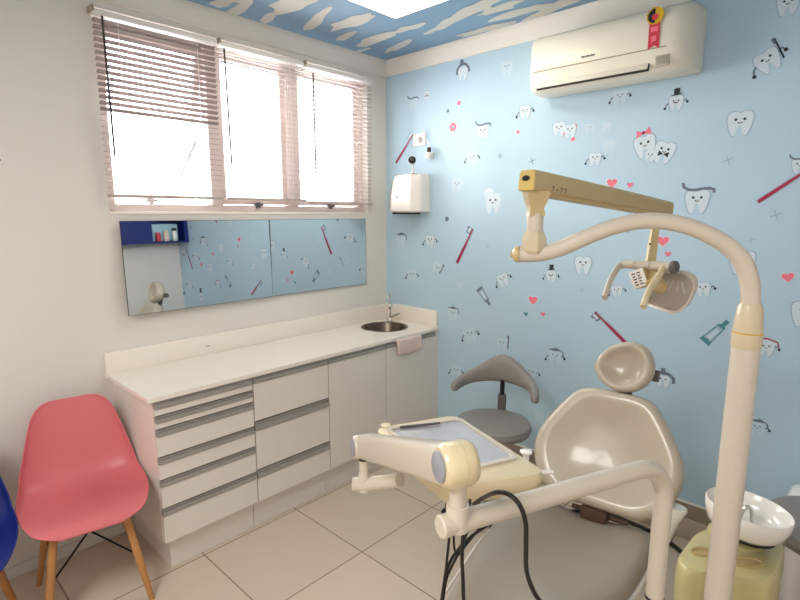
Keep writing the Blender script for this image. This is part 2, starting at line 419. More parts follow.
tooth(456, 371, 11, arms=True, faint=True); tooth(531, 373, 12, faint=True, arms=True); tooth(539, 417, 10, faint=True, face=False); sparkle(582, 290, 7)
# right part
heart(612, 183, 11, 'pink'); heart(630, 185, 6, 'pink'); heart(663, 241, 12, 'pink'); heart(668, 254, 6, 'pink'); tooth(676, 103, 14, 'top', arms=True); tooth(620, 97, 14, arms=True, faint=True)
tooth(607, 127, 9, faint=True, face=False); tooth(609, 147, 12, faint=True, face=False); tooth(645, 146, 21, 'bow', rot=10); tooth(664, 152, 20, 'tie', rot=-15); tooth(650, 156, 11, rot=-8)
tooth(740, 123, 23); tooth(768, 61, 22, 'brush', arms=True, rot=30); tooth(788, 4, 20, 'wave'); tooth(697, 201, 22, 'wave', outline=True)
sparkle(728, 160, 14); sparkle(776, 215, 14); brush(758, 202, 826, 158, 3.0, 1, 'grey', .16); tooth(800, 166, 14, 'wave'); tooth(742, 262, 22, face=False); sparkle(751, 240, 10)
heart(788, 277, 11, 'pink', 10); tooth(806, 314, 24); paste(704, 342, 728, 321, 9); tooth(766, 348, 14, 'stripe', arms=True); tooth(663, 381, 13, 'hammer'); tooth(703, 289, 14, arms=True, rot=8)
sparkle(760, 420, 10); tooth(757, 428, 13, 'grad', faint=True, arms=True); dot(628, 232, 3, 'line')
# beyond the frame (seen in the mirror)
for u, v, s, h in ((850, 80, 24, None), (880, 170, 24, 'wave'), (930, 60, 26, 'top'), (840, 250, 24, 'grad'), (900, 290, 24, None), (960, 200, 26, 'stripe'), (1010, 290, 26, 'tie'), (1060, 190, 28, None), (870, 400, 24, 'top'), (960, 380, 26, None), (1080, 320, 30, 'wave'), (1150, 250, 30, None)):
    tooth(u, v, s, h, arms=(u % 20 == 0))
brush(930, 330, 985, 270, 3.4, 1); brush(1120, 170, 1075, 90, 3.6, -1); heart(860, 310, 13); heart(1000, 130, 13); heart(915, 240, 8, 'teal'); paste(1010, 420, 1050, 380, 12)
struct('wall_back', b, [MT[k] for k in ('paper', 'p_white', 'p_line', 'p_dark', 'p_pink', 'p_crim', 'p_teal', 'p_grey', 'p_pale')], smooth=0)

# ---- cornices
def cornice(name, p0, p1, inward, m='cornice'):
    p0, p1, n = V(p0), V(p1), V(inward); b = NB()
    prof = [(0, -.095), (.012, -.095), (.016, -.075), (.045, -.03), (.055, -.012), (.055, 0), (0, 0)]
    loft(b, [[p + n * d + V((0, 0, ZC + z)) for d, z in prof] for p in (p0, p1)]); struct(name, b, m)
cornice('trim_1', (X0, Y0, 0), (XR, Y0, 0), (0, -1, 0)); cornice('trim_2', (X0, YF, 0), (X0, Y0, 0), (1, 0, 0), 'wall')
cornice('trim_3', (XR, YF, 0), (XR, Y0, 0), (-1, 0, 0))
b = NB(); box(b, (-2.2, Y0 - .024, 0), (XR, Y0, .112), .004); box(b, (-2.2, Y0 - .016, .112), (XR, Y0, .192), .003); box(b, (-2.2, Y0 - .02, .192), (XR, Y0, .198), .002)
o = struct('baseboard_back', b, ['skirt', 'skirt2', 'cornice'])
for f in o.data.polygons:
    z = f.center.z; f.material_index = 0 if z < .1125 else (1 if z < .1915 else 2)
b = NB(); box(b, (X0, YF, 0), (X0 + .012, .83, .055), .003); struct('baseboard_left', b, 'wall')
b = NB(); box(b, (XR - .015, YF, 0), (XR, Y0, .1), .003); struct('baseboard_right', b, 'skirt')

# ---- window
b = NB(); xo = X0 - .11; fw = .045
box(b, (xo, WY0, WZ0), (xo + .06, WY1, WZ0 + fw)); box(b, (xo, WY0, WZ1 - fw), (xo + .06, WY1, WZ1))
box(b, (xo, WY0, WZ0 + fw), (xo + .06, WY0 + fw, WZ1 - fw)); box(b, (xo, WY1 - fw, WZ0 + fw), (xo + .06, WY1, WZ1 - fw))
win = struct('window_1', b, 'frame', smooth=0)
bays = [(WY0 + fw, 1.446), (1.517, 1.967), (2.042, WY1 - fw)]
for a0, a1 in ((1.446, 1.517), (1.967, 2.042)):
    b = NB(); box(b, (xo, a0, WZ0 + fw), (xo + .07, a1, WZ1 - fw), .004); obj('mullion', b, 'frame', win)
for i, (a0, a1) in enumerate(bays):
    tilt = M.Translation((xo + .03, 0, WZ1 - fw)) @ M.Rotation(math.radians(14 if i == 0 else 0), 4, 'Y') @ M.Translation((-xo - .03, 0, -(WZ1 - fw)))
    z0, z1, s = WZ0 + fw + .005, WZ1 - fw - .005, .032
    b = NB()
    for lo, hi in (((xo + .012, a0, z0), (xo + .045, a1, z0 + s)), ((xo + .012, a0, z1 - s), (xo + .045, a1, z1)), ((xo + .012, a0, z0 + s), (xo + .045, a0 + s, z1 - s)), ((xo + .012, a1 - s, z0 + s), (xo + .045, a1, z1 - s))):
        box(b, lo, hi, 0, mx=tilt)
    sa = obj('sash', b, 'frame', win, smooth=0)
    b = NB(); box(b, (xo + .026, a0 + s, z0 + s), (xo + .03, a1 - s, z1 - s), mx=tilt); obj('pane', b, 'glass', sa, smooth=0)
    b = NB(); yc = (a0 + a1) / 2
    box(b, (xo + .045, yc - .012, z0 - .02), (xo + .075, yc + .012, z0 + .014), .004, mx=tilt); box(b, (xo + .06, yc - .03, z0 - .005), (xo + .072, yc + .035, z0 + .008), .003, mx=tilt)
    obj('latch', b, 'greyplastic', sa)
    if i == 0:
        b = NB(); tube(b, [(xo + .05, a1 - .06, 2.05), (xo - .1, a1 - .1, 1.85)], .005, 8); obj('stay', b, 'greyplastic', sa)
b = NB(); box(b, (X0 - .2, WY0 - .004, WZ0 - .006), (X0 + .005, WY1 + .004, WZ0 + .008), .002); obj('window_sill', b, 'counter', win)

# shade on the left bay is put into its blind's darker slat colour
# ---- venetian blinds
def blind(y0, y1, label, zb, tilt, wand_pts, sm='slat'):
    t = thing('venetian_blind', label, 'blind', (X0 + .035, (y0 + y1) / 2, WZ0), group='white venetian blinds in front of the window')
    xc = X0 + .035
    b = NB(); box(b, (X0 + .012, y0, 2.535), (X0 + .06, y1, 2.560), .003); obj('headrail', b, 'white', t)
    b = NB(); z = 2.518; sp = .0275; i = 0
    while z > zb + .015:
        tl = tilt(z); w = .0125
        rows = []
        for k in range(5):
            s = -1 + k * .5
            dx, dz = s * w * math.cos(tl), s * w * math.sin(tl) + .0022 * (1 - s * s)
            rows.append([V((xc + dx, yy, z + dz)) for yy in (y0 + .004, y1 - .004)])
        R = [[b.verts.new(p) for p in r] for r in rows]
        for k in range(4): b.faces.new((R[k][0], R[k][1], R[k + 1][1], R[k + 1][0]))
        z -= sp
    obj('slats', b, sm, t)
    b = NB(); box(b, (xc - .013, y0 + .003, zb - .006), (xc + .013, y1 - .003, zb + .008), .003); obj('bottom_rail', b, 'slat', t)
    b = NB()
    for f in (.18, .82):
        y = y0 + (y1 - y0) * f
        for dx in (-.0135, .0135): tube(b, [(xc + dx, y, 2.55), (xc + dx, y, zb)], .0009, 6)
    obj('ladder_cord', b, 'white', t)
    b = NB(); tube(b, wand_pts, .0048, 8); obj('wand', b, 'gap', t)
    b = NB(); box(b, (X0 + .002, y0 - .006, 2.548), (X0 + .064, y0 + .006, 2.572), .002); obj('bracket', b, 'skirt2', t)
    return t
def W(u0, v0, u1, v1): return [at(u0, v0, x=X0 + .075), at((u0 + u1) / 2, (v0 + v1) / 2, x=X0 + .072), at(u1, v1, x=X0 + .075)]
blind(.880, 1.474, 'left venetian blind of the three, with lowered slats coloured dark as if backlit and a long wand', 1.735, lambda z: math.radians(34 if z > 2.12 else -5), W(102, 16, 115, 157), 'slat_shaded')
blind(1.490, 2.036, 'middle venetian blind of the three, in front of the brightest pane', 1.735, lambda z: math.radians(14 if z > 2.45 else -7), W(224, 48, 232, 167))
blind(2.050, 2.622, 'right venetian blind of the three, nearest the blue wallpaper', 1.72, lambda z: math.radians(9), W(313, 73, 316, 174))

# ---- wall mirror
t = thing('wall_mirror', 'long frameless wall mirror in two panes between window and worktop', 'mirror', (X0, 1.78, 1.135))
def mirror_pane(y0, y1, a, c):
    yc, zc, z0, z1 = (y0 + y1) / 2, 1.381, 1.146, 1.616
    off = abs(a) * (y1 - y0) / 2 + abs(c) * (z1 - z0) / 2 + .004
    X = lambda y, z, d: X0 + off + d - a * (y - yc) - c * (z - zc)     # hung a touch out of plumb
    b = NB(); vs = box(b, (0, y0, z0), (1, y1, z1))
    for v in vs: v.co.x = X(v.co.y, v.co.z, .005 if v.co.x > .5 else 0)
    p = obj('mirror_pane', b, 'gap', t, smooth=0)
    b = NB(); b.faces.new([b.verts.new((X(yy, zz, .0054), yy, zz)) for yy, zz in ((y0 + .002, z0 + .002), (y1 - .002, z0 + .002), (y1 - .002, z1 - .002), (y0 + .002, z1 - .002))]); obj('mirror_face', b, 'mirror', p, smooth=0)
mirror_pane(.926, 1.777, .026, .030); mirror_pane(1.779, 2.578, .004, .008)

# ================================================================== CABINETS
XF = -2.25
def cab(y0, y1, label, fronts, door=False, top=.843):
    t = thing('base_cabinet', label, 'cabinet', (-2.5, (y0 + y1) / 2, 0), group='white base cabinets under the worktop')
    b = NB(); box(b, (X0, y0 + .001, .165), (XF - .022, y1 - .001, top)); obj('carcass', b, ['lacquer'], t, smooth=0)
    b = NB(); box(b, (XF - .0215, y0 + .018, .17), (XF - .0185, y1 - .003, .842)); obj('shadow_gap', b, 'gap', t, smooth=0)
    b = NB(); box(b, (X0 + .02, y0 + (.042 if y0 < 1 else .001), 0), (-2.306, y1 - .001, .166)); obj('plinth', b, 'lacquer', t, smooth=0)
    for zt, zr, zb in fronts:         # rail top, rail bottom, front bottom
        b = NB(); box(b, (XF - .019, y0 + .002, zb + .002), (XF, y1 - .002, zr - .007), .0015); d = obj('door' if door else 'drawer', b, 'lacquer', t, smooth=0)
        b = NB()                      # C profile aluminium pull
        h = zt - zr
        prof = [(-.016, -.004), (.004, -.004), (.004, h * .34), (.002, h * .36), (.002, h * .52), (-.004, h * .60), (-.004, h * .80), (.003, h * .84), (.003, h - .001), (-.016, h - .002)]
        loft(b, [[V((XF + dx, yy, zr + dz)) for dx, dz in prof] for yy in (y0 + .002, y1 - .002)]); obj('handle', b, 'alu', d, smooth=0)
    return t
c = cab(.835, 1.3165, 'base cabinet with a stack of six drawers beside the pink chair',
    [(.8425, .812, .776), (.774, .747, .715), (.713, .684, .584), (.582, .554, .476), (.474, .446, .337), (.335, .305, .165)])
cab(1.3185, 1.799, 'base cabinet with three wide drawers between six-drawer unit and doors', [(.8425, .813, .607), (.604, .560, .344), (.341, .301, .165)])
cab(1.801, 2.266, 'base cabinet with one door, left of the door holding the towel', [(.8425, .815, .165)], True)
cab(2.268, 2.757, 'base cabinet with one door under the sink, a pink towel on its rail', [(.8425, .815, .165)], True, .715)
b = NB(); box(b, (X0, 2.758, .0), (XF - .004, Y0, .843)); tag(obj('filler_panel', b, 'lacquer', smooth=0), 'narrow white filler strip between the sink cabinet and the blue wall', 'panel')

# worktop with a round sink hole
SC = V((-2.53, 2.535, .865)); SR = .155
t = thing('worktop', 'long white worktop with upstand above the cabinets', 'worktop', (-2.5, 1.8, .845))
b = NB(); x0, x1, y0, y1 = X0, -2.243, .809, Y0; zt, zb = .865, .845
n = 48; circ = [V((SC.x + SR * math.cos(2 * PI * i / n), SC.y + SR * math.sin(2 * PI * i / n), 0)) for i in range(n)]
sq = []
sx0, sx1, sy0, sy1 = x0, x1, SC.y - .22, y1
for p in circ:
    d = (p - SC.to_2d().to_3d()).normalized(); k = 1e9
    for lo, hi, c_, dd in ((sx0, sx1, SC.x, d.x), (sy0, sy1, SC.y, d.y)):
        if dd > 1e-9: k = min(k, (hi - c_) / dd)
        elif dd < -1e-9: k = min(k, (lo - c_) / dd)
    sq.append(V((SC.x + d.x * k, SC.y + d.y * k, 0)))
for z in (zt, zb):
    A = [b.verts.new((p.x, p.y, z)) for p in circ]; B = [b.verts.new((p.x, p.y, z)) for p in sq]
    for i in range(n): b.faces.new((A[i], A[(i + 1) % n], B[(i + 1) % n], B[i]))
    for cx, cy in ((sx0, sy0), (sx1, sy0), (sx0, sy1), (sx1, sy1)):     # corner fill
        i = min(range(n), key=lambda k: -1 if False else 0 if False else abs(math.atan2(cy - SC.y, cx - SC.x) - math.atan2(sq[k].y - SC.y, sq[k].x - SC.x)))
        for j in (i, (i + 1) % n, (i - 1) % n):
            j2 = (j + 1) % n
            p, q = sq[j], sq[j2]
            if abs(p.x - q.x) > 1e-6 and abs(p.y - q.y) > 1e-6:
                b.faces.new((B[j], B[j2], b.verts.new((cx, cy, z)))); break
A = [b.verts.new((p.x, p.y, zt)) for p in circ]; B = [b.verts.new((p.x, p.y, zb)) for p in circ]
for i in range(n): b.faces.new((A[i], A[(i + 1) % n], B[(i + 1) % n], B[i]))
box(b, (x1 - .001, sy0, zb), (x1, sy1, zt)); box(b, (x0, y0, zb), (x1, sy0, zt))
obj('slab', b, 'counter', t, smooth=0)
b = NB(); box(b, (X0, y0, zt), (X0 + .02, Y0, .973), .003); box(b, (X0 + .02, Y0 - .02, zt), (-2.262, Y0, .980), .003); obj('upstand', b, 'counter', t)
b = NB()
for u, v in ((208, 346), (136, 371)):
    p = at(u, v, x=X0 + .0205) if v < 360 else at(u, v, z=.8652)
    if v < 360: box(b, (X0 + .02, p.y - .015, p.z - .003), (X0 + .0207, p.y + .012, p.z + .003))
obj('scuff', b, 'alu', t)
# sink bowl
b = NB(); lathe(b, [(SR + .012, .0005), (SR + .008, .004), (SR - .004, .002), (SR - .01, -.01), (SR - .02, -.09), (SR - .045, -.125), (.03, -.135), (.028, -.138), (.026, -.138), (.0, -.138)], 40, M.Translation(SC), cap=False)
t = thing('sink_basin', 'round stainless steel basin sunk into the worktop near the corner', 'sink', SC)
obj('bowl', b, 'steel', t)
b = NB(); lathe(b, [(.024, -.137), (.024, -.133), (.015, -.131), (.001, -.133)], 24, M.Translation(SC)); obj('drain', b, 'chrome', t)
# tap
TP = V((-2.632, 2.695, .8655))
t = thing('sink_tap', 'slim chrome tap with side lever behind the round basin', 'tap', TP)
b = NB(); lathe(b, [(.026, 0), (.026, .006), (.018, .012), (.015, .03)], 24, M.Translation(TP)); obj('base', b, 'chrome', t)
d = (SC - TP).normalized(); d.z = 0
b = NB(); sp = spline([TP + V((0, 0, .02)), TP + V((0, 0, .1)), TP + V((0, 0, .17)), TP + d * .012 + V((0, 0, .2)), TP + d * .035 + V((0, 0, .205)), TP + d * .055 + V((0, 0, .185))], 6)
tube(b, sp, [.010 if p.z < .99 else .007 for p in sp], 12); obj('spout', b, 'chrome', t)
b = NB(); lathe(b, [(.013, .095), (.017, .105), (.017, .13), (.012, .14)], 20, M.Translation(TP)); obj('filter_collar', b, 'chrome', t)
b = NB(); q = TP + V((0, 0, .035)); tube(b, [q, q + V((.03, .01, .01)), q + V((.075, .022, .032))], [.011, .009, .006], 10); obj('lever', b, 'chrome', t)
# towel over the door rail
ya, yb2 = at(395, 340, x=XF).y + .0, at(420, 337, x=XF).y
b = NB(); nx = 9; rows = []
path = [(-.006, .8443), (.0, .8445), (.010, .8445), (.014, .835), (.016, .80), (.017, .77), (.015, .742)]
for k, (dx, z) in enumerate(path):
    rows.append([V((XF + dx + .004 * math.sin(j * 1.7 + .4) * (k > 2), ya + (yb2 - ya) * j / (nx - 1) + (.004 * (k - 3) if j == 0 else 0), z + (.004 * math.sin(j) if k == 6 else 0))) for j in range(nx)])
R = [[b.verts.new(p) for p in r] for r in rows]
for k in range(len(R) - 1):
    for j in range(nx - 1): b.faces.new((R[k][j], R[k][j + 1], R[k + 1][j + 1], R[k + 1][j]))
tag(obj('hand_towel', b, 'towel', sub=1, solid=.006), 'small folded pink towel hanging over the sink cabinet door rail', 'towel')

# ================================================================== ON THE WALLPAPER WALL
# air conditioner
AX0, AX1 = -1.50, -.718
t = thing('air_conditioner', 'cream split air conditioner high on the blue wall', 'air conditioner', ((AX0 + AX1) / 2, Y0, 2.25))
prof = [(0, 2.290), (-.06, 2.280), (-.15, 2.284), (-.185, 2.30), (-.2, 2.34), (-.205, 2.40), (-.2, 2.50), (-.19, 2.545), (-.17, 2.562), (-.1, 2.568), (0, 2.568)]
def acs(x, k, kz): return [V((x, Y0 + d * k, 2.42 + (z - 2.42) * kz)) for d, z in prof]
b = NB(); loft(b, [acs(AX0, .9, .93), acs(AX0 + .008, .97, .98), acs(AX0 + .025, 1, 1), acs(AX1 - .10, 1, 1), acs(AX1 - .05, .97, 1), acs(AX1 - .018, .85, .98), acs(AX1, .62, .94)]); obj('casing', b, 'acplastic', t, smooth=50)
b = NB(); box(b, (AX0 + .03, Y0 - .2065, 2.383), (AX1 - .1, Y0 - .2035, 2.387)); obj('panel_seam', b, 'skirt2', t, smooth=0)
b = NB(); mx = M.Translation((0, Y0 - .186, 2.300)) @ M.Rotation(math.radians(-20), 4, 'X')
box(b, (AX0 + .055, -.019, -.003), (AX1 - .175, -.0125, .05), .002, mx=mx); lv = obj('louver', b, 'acplastic', t)
b = NB(); box(b, (AX0 + .05, -.015, -.012), (AX1 - .17, -.010, -.003), 0, mx=mx); box(b, (AX1 - .175, -.018, -.012), (AX1 - .17, -.012, .05), 0, mx=mx); obj('air_slot', b, 'gap', t, smooth=0)
b = NB(); box(b, (AX1 - .145, Y0 - .205, 2.305), (AX1 - .085, Y0 - .190, 2.352), .003); dp = obj('display', b, 'tanplate', t)
b = NB(); box(b, (AX1 - .14, Y0 - .2065, 2.31), (AX1 - .09, Y0 - .203, 2.347), .002); obj('display_window', b, 'tanplate2', dp)
b = NB()
for i in range(8): box(b, (-1.21 + i * .0085, Y0 - .2068, 2.408), (-1.2045 + i * .0085, Y0 - .2045, 2.416 if i not in (2, 5) else 2.414))
obj('wordmark', b, 'greyplastic', t, smooth=0)
# rosette sticker
b = NB(); yy = Y0 - .2075; cx, cz, K = -.874, 2.522, 1.15
def flat(pts, y, mi):  # sticker layers
    f = b.faces.new([b.verts.new((x, y, z)) for x, z in pts]); f.material_index = mi
flat([(cx - K * .020, cz - K * .02), (cx + K * .020, cz - K * .02), (cx + K * .022, cz - K * .122), (cx + K * .002, cz - K * .108), (cx - K * .020, cz - K * .122)], yy, 2)
flat([(cx - K * .014, cz - K * .04), (cx + K * .014, cz - K * .04), (cx + K * .013, cz - K * .058), (cx - K * .013, cz - K * .058)], yy - .0004, 3)
flat([(cx - K * .010, cz - K * .075), (cx + K * .008, cz - K * .072), (cx + K * .010, cz - K * .092), (cx - K * .008, cz - K * .095)], yy - .0004, 3)
flat([(cx + K * .033 * math.cos(a * PI / 12) * (1 if a % 2 else .93), cz + K * .033 * math.sin(a * PI / 12) * (1 if a % 2 else .93)) for a in range(24)], yy - .0005, 1)
flat([(cx + K * .027 * math.cos(PI / 2 + a * PI / 12), cz + K * .027 * math.sin(PI / 2 + a * PI / 12)) for a in range(13)], yy - .0008, 0)
flat([(cx + K * .013 * math.cos(a * PI / 8), cz - K * .004 + .013 * math.sin(a * PI / 8)) for a in range(16)], yy - .0010, 4)
o = obj('rosette_sticker', b, ['black', 'gold', 'red', 'p_pink', 'red'], t, smooth=0); o['label'] = 'black, yellow and red rosette sticker'

# towel dispenser
t = thing('paper_towel_dispenser', 'white paper towel dispenser on the blue wall above the sink', 'dispenser', (-2.5, Y0, 1.65))
pl = [(-2.665, Y0), (-2.66, 2.72), (-2.60, 2.672), (-2.40, 2.655), (-2.345, 2.70), (-2.335, Y0)]
def dsec(z, il, ir, fy): 
    return [V((x + (il if x < -2.5 else -ir), Y0 + (y - Y0) * fy, z)) for x, y in rpoly(pl, .012, 3)]
b = NB(); loft(b, [dsec(1.660, .012, .012, .86), dsec(1.668, .0, .0, .97), dsec(1.70, .0, .0, 1), dsec(1.80, .012, .003, 1.0), dsec(1.885, .03, .008, .95), dsec(1.912, .042, .014, .88), dsec(1.918, .05, .02, .82)]); obj('cover', b, 'white', t, smooth=30)
b = NB(); box(b, (-2.60, 2.69, 1.648), (-2.42, 2.785, 1.662), .004); obj('paper_slot', b, 'gap', t)
b = NB(); lathe(b, [(.011, 0), (.011, .003), (.006, .004)], 16, axes((-2.535, 2.668, 1.765), (-.05, -1, 0))); obj('lock', b, 'alu', t)
b = NB(); tube(b, [(-2.632, 2.693, 1.69), (-2.625, 2.692, 1.78), (-2.608, 2.697, 1.87)], .0025, 6); obj('cover_seam', b, 'skirt2', t)
# camera on the dispenser
cp = at(412, 160, y=2.68); fwd = (CAM - cp).normalized(); fwd = V((fwd.x, fwd.y, 0)).normalized()
t = thing('security_camera', 'small white camera with black round face standing on the towel dispenser', 'camera', (cp.x, cp.y, 1.919))
b = NB(); lathe(b, [(.022, -.03), (.027, -.022), (.028, 0), (.026, .006)], 28, axes(cp, fwd)); obj('body', b, 'white', t)
b = NB(); lathe(b, [(.025, .0062), (.025, .008), (.022, .010)], 28, axes(cp, fwd)); fc = obj('face', b, 'black', t)
b = NB(); lathe(b, [(.009, .0101), (.008, .012), (.004, .0125)], 20, axes(cp, fwd)); obj('lens', b, 'greyplastic', fc)
b = NB(); lathe(b, [(.022, 1.919), (.022, 1.924), (.008, 1.928), (.006, 1.94), (.006, cp.z - .02)], 20, M.Translation((cp.x, cp.y + .01, 0))); obj('stand', b, 'white', t)
# socket and plug
sp_ = at(420, 140, y=Y0)
t = thing('wall_socket', 'white wall socket plate above the towel dispenser with a plug in it', 'socket', (sp_.x, Y0, sp_.z))
b = NB(); box(b, (sp_.x - .055, Y0 - .010, sp_.z - .04), (sp_.x + .055, Y0, sp_.z + .04), .004); obj('plate', b, 'white', t)
b = NB(); lathe(b, [(.02, .0), (.018, .004), (.016, .001)], 20, axes((sp_.x + .012, Y0 - .010, sp_.z), (0, -1, 0))); obj('outlet', b, 'alu', t)
ap = at(429, 155, y=Y0 - .03)
t = thing('plug_adapter', 'small white plug adapter with a black cap right of the camera', 'adapter', (ap.x, Y0, ap.z))
b = NB(); box(b, (ap.x - .02, Y0 - .05, ap.z - .025), (ap.x + .02, Y0, ap.z + .018), .008, 3); obj('body', b, 'white', t)
b = NB(); box(b, (ap.x - .006, Y0 - .045, ap.z + .017), (ap.x + .010, Y0 - .02, ap.z + .05), .004); obj('cap', b, 'gap', t)
b = NB(); tube(b, spline([(ap.x - .012, Y0 - .02, ap.z + .03), (ap.x - .01, Y0 - .012, ap.z + .06), (sp_.x + .05, Y0 - .02, sp_.z + .03), (sp_.x + .045, Y0 - .012, sp_.z + .07)], 5), .0025, 6); obj('lead', b, 'white', t)
# small hook on the window wall
p = at(-1, 160, x=X0)
b = NB(); lathe(b, [(.018, .0), (.018, .003), (.013, .006), (.006, .007), (.005, .004), (.001, .003)], 20, axes(p, (1, 0, 0)));
o = tag(obj('wall_hook', b, ['white', 'gap']), 'tiny round white wall hook high on the wall at the left photo edge', 'hook')
for f in o.data.polygons:
    if (f.center - V((X0 + .003, p.y, p.z))).yz.length < .005 if hasattr(V, 'yz') else False: f.material_index = 1

# ================================================================== CEILING LIGHT
t = thing('ceiling_light', 'square white LED panel glowing on the cloud-painted ceiling', 'ceiling light', (-1.815, 1.915, ZC))
b = NB(); box(b, (-2.105, 1.585, ZC - .012), (-1.485, 2.205, ZC - .001), .003); obj('frame', b, 'white', t)
b = NB(); box(b, (-2.09, 1.60, ZC - .016), (-1.50, 2.19, ZC - .0115), .001); obj('diffuser', b, 'led', t)

# ================================================================== BLUE SHELF ON THE OPPOSITE WALL (mirror)
SX0, SX1 = .17, XR; SY0, SY1, SZ0, SZ1 = 1.85, Y0, 1.515, 1.80
t = thing('wall_cabinet', 'dark blue wall cabinet with open niche, seen in the mirror', 'cabinet', (.3, 2.4, SZ0))
b = NB(); ny0, ny1 = 2.40, 2.74
box(b, (SX0, SY0, SZ0), (SX1, SY1, SZ0 + .02)); box(b, (SX0, SY0, SZ1 - .02), (SX1, SY1, SZ1)); box(b, (SX1 - .012, SY0, SZ0 + .02), (SX1, SY1, SZ1 - .02))
box(b, (SX0, SY0, SZ0 + .02), (SX1, SY0 + .02, SZ1 - .02)); box(b, (SX0, SY1 - .04, SZ0 + .02), (SX1, SY1, SZ1 - .02)); box(b, (SX0 + .003, ny0 - .02, SZ0 + .02), (SX1, ny0, SZ1 - .02))
obj('shell', b, 'navy', t, smooth=0)
b = NB(); box(b, (SX0 - .003, SY0 + .004, SZ0 + .004), (SX0, ny0 - .004, SZ1 - .004)); obj('door', b, 'navy', t, smooth=0)
z = SZ0 + .021
b = NB(); box(b, (.24, 2.43, z), (.40, 2.72, z + .19), .02, 3); o = tag(obj('storage_tub', b, 'aqua'), 'pale aqua tub at the back of the blue wall cabinet niche', 'tub')
def jar(x, y, r, h, m, lid, label):
    t = thing('jar', label, 'jar', (x, y, z)); b = NB(); lathe(b, [(r * .9, 0), (r, .006), (r, h * .72), (r * .8, h * .8)], 24, M.Translation((x, y, z))); obj('body', b, m, t)
    b = NB(); lathe(b, [(r * .86, h * .79), (r * .88, h * .97), (r * .8, h)], 24, M.Translation((x, y, z))); obj('lid', b, lid, t)
jar(.205, 2.475, .026, .10, 'red', 'p_pink', 'red jar in the blue wall cabinet niche, left in the mirror')
jar(.205, 2.56, .028, .11, 'towel', 'cream', 'cream jar in the blue wall cabinet niche, middle in the mirror')
jar(.21, 2.66, .026, .14, 'ceramic', 'gap', 'pale jar with dark lid at the right of the blue niche')
# ================================================================== SHELL CHAIRS
def make_shell(name, label, m):
    t = thing(name, label, 'chair', (0, 0, 0), group='plastic shell chairs along the window wall')
    # centre line (forward f, height z), half width w, curl c (edge lift), dir of lift
    prof = [(.235, .412, .10, 0), (.228, .432, .165, .0), (.205, .446, .20, .004), (.15, .446, .222, .018), (.08, .438, .238, .032), (.0, .43, .243, .045), (-.08, .428, .239, .055), (-.14, .438, .231, .062),
            (-.185, .470, .226, .066), (-.212, .525, .222, .062), (-.228, .59, .205, .055), (-.242, .66, .188, .046), (-.254, .725, .171, .036), (-.264, .778, .150, .026), (-.270, .808, .12, .016), (-.272, .820, .075, .008)]
    b = NB(); rows = []
    for i, (f, z, w, c) in enumerate(prof):
        f0, z0 = prof[max(0, i - 1)][:2]; f1, z1 = prof[min(len(prof) - 1, i + 1)][:2]
        tg = V((f1 - f0, 0, z1 - z0)).normalized(); nrm = V((tg.z, 0, -tg.x))  # towards the sitter
        if nrm.z < 0 and nrm.x < .2: nrm = -nrm
        row = []
        for j in range(13):
            s = -1 + j / 6
            row.append(b.verts.new(V((f, w * math.sin(s * PI / 2 * .96) / math.sin(PI / 2 * .96), z)) + nrm * (c * abs(s) ** 2.2)))
        rows.append(row)
    for i in range(len(rows) - 1):
        for j in range(12): b.faces.new((rows[i][j], rows[i][j + 1], rows[i + 1][j + 1], rows[i + 1][j]))
    obj('seat_shell', b, m, t, world=False, sub=2, solid=.008)
    b = NB()
    for sx, sy in ((1, 1), (1, -1), (-1, 1), (-1, -1)):
        pass
    b.free()
    tops = {}
    for sx in (1, -1):
        for sy in (1, -1):
            a = V((.12 * sx - .01, .125 * sy, .40)); c = V((.205 if sx > 0 else -.195, .190 * sy if sx > 0 else .20 * sy, 0))
            b = NB(); tube(b, [a, a.lerp(c, .5), c], [.015, .0165, .011], 14); obj('leg', b, 'wood', t, world=False)
            tops[(sx, sy)] = (a, c)
    b = NB()
    P = lambda k, f: tops[k][0].lerp(tops[k][1], f)
    for k1, k2 in (((1, 1), (-1, -1)), ((1, -1), (-1, 1))):
        tube(b, [P(k1, .08), P(k2, .5)], .004, 8); tube(b, [P(k2, .08), P(k1, .5)], .004, 8)
    for k1, k2 in (((1, 1), (1, -1)), ((-1, 1), (-1, -1)), ((1, 1), (-1, 1)), ((1, -1), (-1, -1))): tube(b, [P(k1, .04), P(k2, .04)], .005, 8)
    for k in tops: lathe(b, [(.008, 0), (.008, .03)], 8, M.Translation(P(k, 0) - V((0, 0, .0))))
    obj('wire_brace', b, 'iron', t, world=False)
    return t
pc = make_shell('shell_chair', 'pink plastic shell chair on wooden legs beside the cabinets', 'pink')
pc.location = (-2.397, .578, 0); pc.rotation_euler = (0, 0, math.radians(-10))
bc = make_shell('shell_chair', 'blue plastic shell chair cut off at the left photo edge', 'blue')
bc.location = (-2.33, .084, 0); bc.rotation_euler = (0, 0, math.radians(-10))

